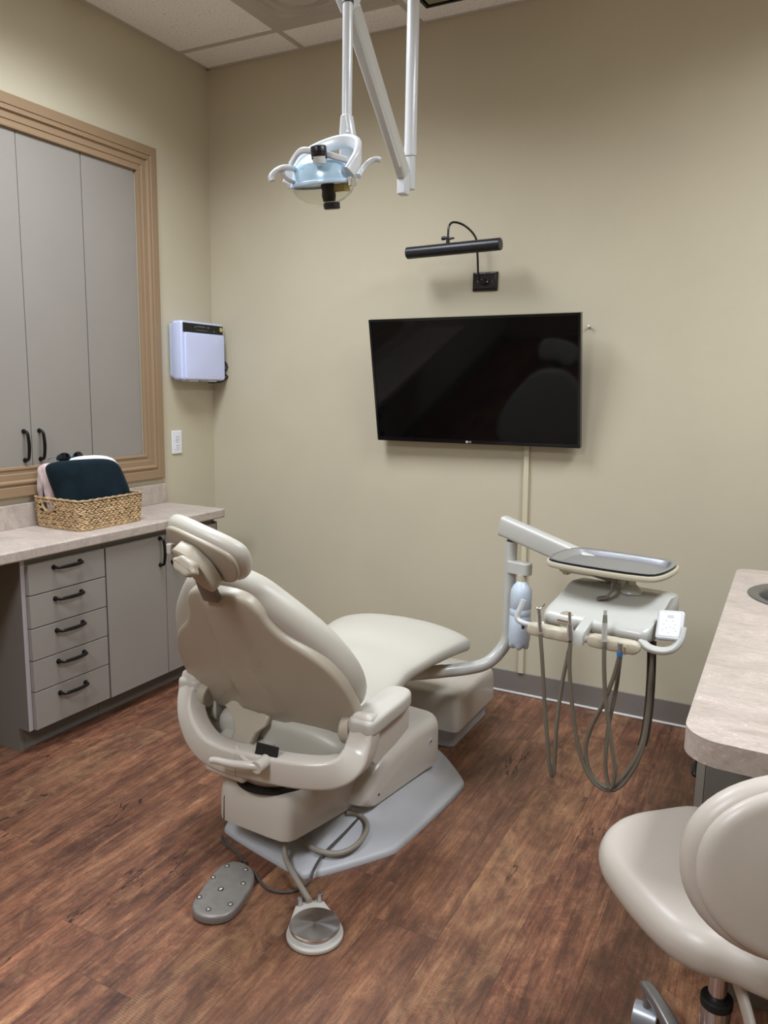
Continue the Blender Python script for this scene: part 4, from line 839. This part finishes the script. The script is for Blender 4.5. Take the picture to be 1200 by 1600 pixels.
sd_ = Vector((-fd.y, fd.x, 0)); e0 = Vector((pa.x, pa.y, 0)); e1_ = Vector((pb.x, pb.y, 0))
if (e0-e1_).dot(sd_) < 0: e0, e1_ = e1_, e0
cc += [tuple((e0+sd_*.012)[:2]), tuple((e0-fd*.012)[:2]), tuple((e1_-fd*.012)[:2]), tuple((e1_-sd_*.012)[:2])]
obj('base', pad(cc, .014, .005, k=3, ctr=(dc_.x, dc_.y)), 'pedw', dp_, world=True)
o = obj('disc', lathe([(.060, .014), (.060, .024), (.062, .026), (.0645, .028), (.0645, .033), (.062, .036), (.0, .038)], 64), 'spun', dp_)
obj('skirt', lathe([(.058, .010), (.058, .026)], 48), 'blackp', dp_)
for p in (pa, pb):
    obj('knob', join(cyl((p.x, p.y, .012), (p.x, p.y, .034), .0085, .0075, 16), ellipsoid((p.x, p.y, .035), .0078, .0078, .004, 14, 6)), 'steel', dp_, world=True)
hc = empty('supply_hose', atZ(485, 1400, 0), 'thick grey hose from the chair base to the round foot control', 'hose')
obj('hose', tube([atZ(484, 1408, .020), atZ(474, 1392, .022), atZ(456, 1362, .030), atZ(446, 1338, .045), atZ(447, 1318, .070), atZ(462, 1300, .085)], .0085, 12, 6), 'cable', hc, world=True)
lc = empty('looped_hose', atZ(530, 1330, .03), 'grey hose looped on the right side of the chair floor plate', 'hose')
obj('hose', tube([atZ(462, 1300, .055), atZ(478, 1318, .045), atZ(500, 1330, .042), atZ(530, 1333, .042), atZ(556, 1321, .044), atZ(572, 1300, .050), atZ(572, 1284, .056), atZ(558, 1272, .066), atZ(540, 1270, .075)], .0082, 12, 6), 'cable', lc, world=True)
ec = empty('pedal_cable', atZ(430, 1395, 0), 'thin dark cable from the grey foot pedal curling under the chair', 'cable')
obj('cable', join(tube([atZ(398, 1362, .012), atZ(404, 1374, .006), atZ(418, 1388, .005), atZ(440, 1394, .005), atZ(466, 1390, .005), atZ(484, 1375, .012), atZ(490, 1360, .030), atZ(506, 1334, .034), atZ(540, 1300, .046), atZ(572, 1266, .062)], .0042, 8, 6),
     tube([atZ(384, 1348, .014), atZ(374, 1337, .006), atZ(362, 1326, .004), atZ(350, 1317, .004), atZ(346, 1308, .006)], .0034, 8, 6), tube([atZ(378, 1345, .012), atZ(370, 1334, .004), atZ(358, 1322, .004), atZ(348, 1306, .006)], .0034, 8, 6)), 'cabled', ec, world=True)

# ------------------------------------------------------------------ right worktop with sink and cabinet
rt = empty('peninsula_worktop', (.6, 2.15, .745), 'pink-beige rounded-corner worktop at the right edge with a round sink', 'worktop')
def arc(cx, cy, r, a0, a1, n=8): return [(cx+r*math.cos(R(a0+(a1-a0)*i/n)), cy+r*math.sin(R(a0+(a1-a0)*i/n))) for i in range(n+1)]
WO = [(XR-.002, 1.350)]+[(.40, 1.372)]+arc(-.055+.0, 1.463, .070, 262, 180)+arc(-.080, 2.848, .045, 180, 95)+[(.05, 2.899), (XR-.002, 2.930)]
SKC = (.108, 2.555); SKR = .182
def slab(z0_, z1_, outer, hole):
    bm = bmesh.new(); tops = []
    for z in (z0_, z1_):
        es = []
        for lp in (outer, hole):
            vs = [bm.verts.new((x, y, z)) for x, y in lp]; es += [bm.edges.new((vs[i], vs[(i+1) % len(vs)])) for i in range(len(vs))]; tops.append(vs)
        bmesh.ops.triangle_fill(bm, edges=es, use_beauty=True)
    for a, b in ((tops[0], tops[2]), (tops[1], tops[3])):
        for i in range(len(a)): j = (i+1) % len(a); bm.faces.new((a[i], a[j], b[j], b[i]))
    bm.verts.index_update(); g = ([v.co.copy() for v in bm.verts], [tuple(v.index for v in f.verts) for f in bm.faces]); bm.free(); return g
hole_ = [(SKC[0]+(SKR-.010)*math.cos(2*PI*i/48), SKC[1]+(SKR-.010)*math.sin(2*PI*i/48)) for i in range(48)]
obj('slab', slab(.748, WT, WO, hole_), 'lam', rt, world=True, sharp=30)
sk_ = empty('sink', (SKC[0], SKC[1], WT), 'round stainless sink let into the right worktop', 'sink')
obj('basin', lathe([(.183, .0005), (.185, .003), (.180, .005), (.168, .004), (.155, .001), (.150, -.006), (.146, -.04), (.135, -.10), (.11, -.125), (.03, -.132), (.03, -.134), (.112, -.128), (.138, -.103), (.149, -.04), (.153, -.008), (.160, -.0015), (.170, .0005)], 48, cap=False), 'sink', sk_, sharp=60)
obj('drain', lathe([(.032, -.133), (.030, -.130), (.015, -.132), (.012, -.15)], 24), 'chrome', sk_)
rc = empty('sink_cabinet', (.3, 2.1, 0), 'dark grey base cabinet with drawers under the right worktop', 'cabinet')
obj('body', join(box(-.105, .62, 1.811, 2.78, .10, .747), box(-.045, .60, 1.811, 2.70, 0, .10)), 'greyd', rc, world=True, bevel=.001)
for z0_, z1_ in ((.412, .730), (.252, .408), (.105, .248)):
    d = obj('drawer', box(-.124, -.106, 1.813, 2.16, z0_, z1_), 'grey', rc, bevel=.0012, world=True)
    pull(d, (-.124, 1.985, .468 if z0_ > .4 else (z0_+z1_)/2), (0, 1, 0), (-.6, 0, 0), .10)
d = obj('door', box(-.124, -.106, 2.164, 2.468, .105, .730), 'grey', rc, bevel=.0012, world=True); pull(d, (-.124, 2.20, .595), (0, 0, 1), (-1, 0, 0), .10)
d = obj('door', box(-.124, -.106, 2.472, 2.778, .105, .730), 'grey', rc, bevel=.0012, world=True); pull(d, (-.124, 2.51, .50), (0, 0, 1), (-1, 0, 0), .10)

# ------------------------------------------------------------------ stool
SX, SY = -.030, 1.420
st = empty('operator_stool', (SX, SY, 0), 'taupe wheeled stool with padded saddle seat and oval backrest at the lower right', 'stool')
def c3(x, y, z): p = atZ(900+x/3.556, 1150+y/3.556, z); return (p.x, p.y, 0)
so_ = [c3(650, 416, .478), c3(430, 434, .478), c3(270, 470, .476), c3(175, 530, .474), c3(128, 620, .47), c3(142, 730, .462), c3(205, 840, .458), c3(290, 970, .452), c3(410, 1115, .448), c3(530, 1215, .448), c3(680, 1290, .45)]
lastp = c3(860, 1340, .452); so_ += [lastp, (.075, 1.262, 0), (.150, 1.285, 0), (.205, 1.35, 0), (.225, 1.44, 0), (.215, 1.55, 0), (.165, 1.64, 0), (.085, 1.70, 0), (-.02, 1.722, 0)]
sp_ = cr(so_, 4, closed=True)
def saddle(u, v, w):
    x, y = u-SX, v-SY; return (u, v, .420+w)
obj('seat', pad([(p.x, p.y) for p in sp_], .086, .042, dome=.008, under=.012, k=8, f=saddle, ctr=(-.02, 1.48), rings=(.85, .7, .5, .3, .1)), 'svinyl', st, world=True, sharp=80)
obj('seat_plate', box(SX-.06, SX+.07, SY-.05, SY+.10, .388, .414), 'blackp', st, world=True, bevel=.006)
obj('piston', cyl((SX, SY, .26), (SX, SY, .39), .0165, n=24), 'chrome', st, world=True)
obj('casing', cyl((SX, SY, .060), (SX, SY, .282), .0265, n=28), 'chrome', st, world=True)
obj('collar', join(cyl((SX, SY, .280), (SX, SY, .298), .0285, n=28)), 'rubber', st, world=True, bevel=.003)
obj('base_hub', cyl((SX, SY, .055), (SX, SY, .105), .042, n=28), 'alu', st, world=True, bevel=.004)
a0 = math.atan2(1.630-SY, -.172-SX)
for k in range(5):
    a = a0+k*2*PI/5; d = Vector((math.cos(a), math.sin(a), 0)); c = Vector((SX, SY, 0)); s = Vector((-d.y, d.x, 0))
    lgg = sweep(cr([c+d*.035+Vector((0, 0, .085)), c+d*.10+Vector((0, 0, .098)), c+d*.19+Vector((0, 0, .104)), c+d*.255+Vector((0, 0, .098)), c+d*.268+Vector((0, 0, .090))], 4), lambda t: rrect(.034-.012*t, .030-.010*t, .006), up=(0, 0, 1))
    L_ = obj('leg', join(lgg, cyl(c+d*.252+Vector((0, 0, .055)), c+d*.252+Vector((0, 0, .10)), .010)), 'alu', st, world=True, sharp=50)
    wcn = c+d*.252+Vector((0, 0, .0265)); wa = Vector((math.cos(a+.9), math.sin(a+.9), 0))
    cs = obj('caster', join(cyl(wcn-wa*.024, wcn-wa*.004, .0262, n=28), cyl(wcn+wa*.004, wcn+wa*.024, .0262, n=28), xf(lathe([(.027, -.026), (.0275, .0), (.027, .026)], 28), T(*wcn) @ T(0, 0, .003) @ wa.to_track_quat('Z', 'Y').to_matrix().to_4x4())), 'castw', L_, world=True, bevel=.002)
    obj('tread', join(cyl(wcn-wa*.0262, wcn-wa*.0240, .019, n=24), cyl(wcn+wa*.0240, wcn+wa*.0262, .019, n=24)), 'rubber', cs, world=True)
nB = Vector((.42, -.87, .16)).normalized(); wB = Vector((.90, .43, 0)); wB = (wB-nB*wB.dot(nB)).normalized(); uB = nB.cross(wB)
if uB.z < 0: uB = -uB
BC = Vector((.100, 1.190, .716))
def sb(u, v, w, k=.55): return BC+wB*u+uB*v+nB*(w-k*u*u)
el = lambda a_, b_, e=.92: sell(a_, b_, e, 56)
obj('backrest', pad(el(.190, .140), .044, .021, dome=.0, under=.006, k=7, f=lambda u, v, w: sb(u, v, w-.048)), 'svinyl', st, world=True, sharp=80)
obj('back_pad', pad(el(.178, .129), .030, .022, dome=.010, k=7, f=lambda u, v, w: sb(u-.002, v+.004, w-.006)), 'svinyl', st, world=True, sharp=80)
obj('back_support', sweep(cr([(SX+.02, SY-.04, .398), (.020, 1.31, .372), (.060, 1.19, .330), (.095, 1.12, .33), (.110, 1.085, .40), (.115, 1.090, .56), (.110, 1.13, .66)], 6), lambda t: rrect(.034, .010, .004), up=(.9, .43, 0)), 'shell2', st, world=True)
obj('tilt_lever', tube([(SX+.03, SY-.03, .395), (.08, 1.33, .39), (.14, 1.30, .385)], .005, 8, 3), 'blackp', st, world=True)

# ------------------------------------------------------------------ what the television reflects: a door in the far wall
struct('door_1', box(-1.9, -.98, YF, YF+.03, 0, 2.08), 'doorm')

# ------------------------------------------------------------------ camera, world, view
cam = bpy.data.cameras.new('camera'); co_ = bpy.data.objects.new('camera', cam); COL.objects.link(co_)
cam.sensor_fit = 'VERTICAL'; cam.sensor_height = 36; cam.lens = 36*CF/1600; cam.clip_start = .02
r_, u_, f_ = [Vector(v).normalized() for v in CAM_M]
co_.matrix_world = Matrix(((r_.x, u_.x, -f_.x, 0), (r_.y, u_.y, -f_.y, 0), (r_.z, u_.z, -f_.z, CH), (0, 0, 0, 1)))
SC.camera = co_
w = bpy.data.worlds.new('world'); SC.world = w; w.use_nodes = True; w.node_tree.nodes['Background'].inputs[0].default_value = (.8, .76, .7, 1); w.node_tree.nodes['Background'].inputs[1].default_value = .1
vs = SC.view_settings; vs.view_transform = 'Standard'; vs.look = 'None'; vs.gamma = 1; vs.exposure = .22; vs.use_curve_mapping = False

SC.cycles.max_bounces = 14; SC.cycles.diffuse_bounces = 10
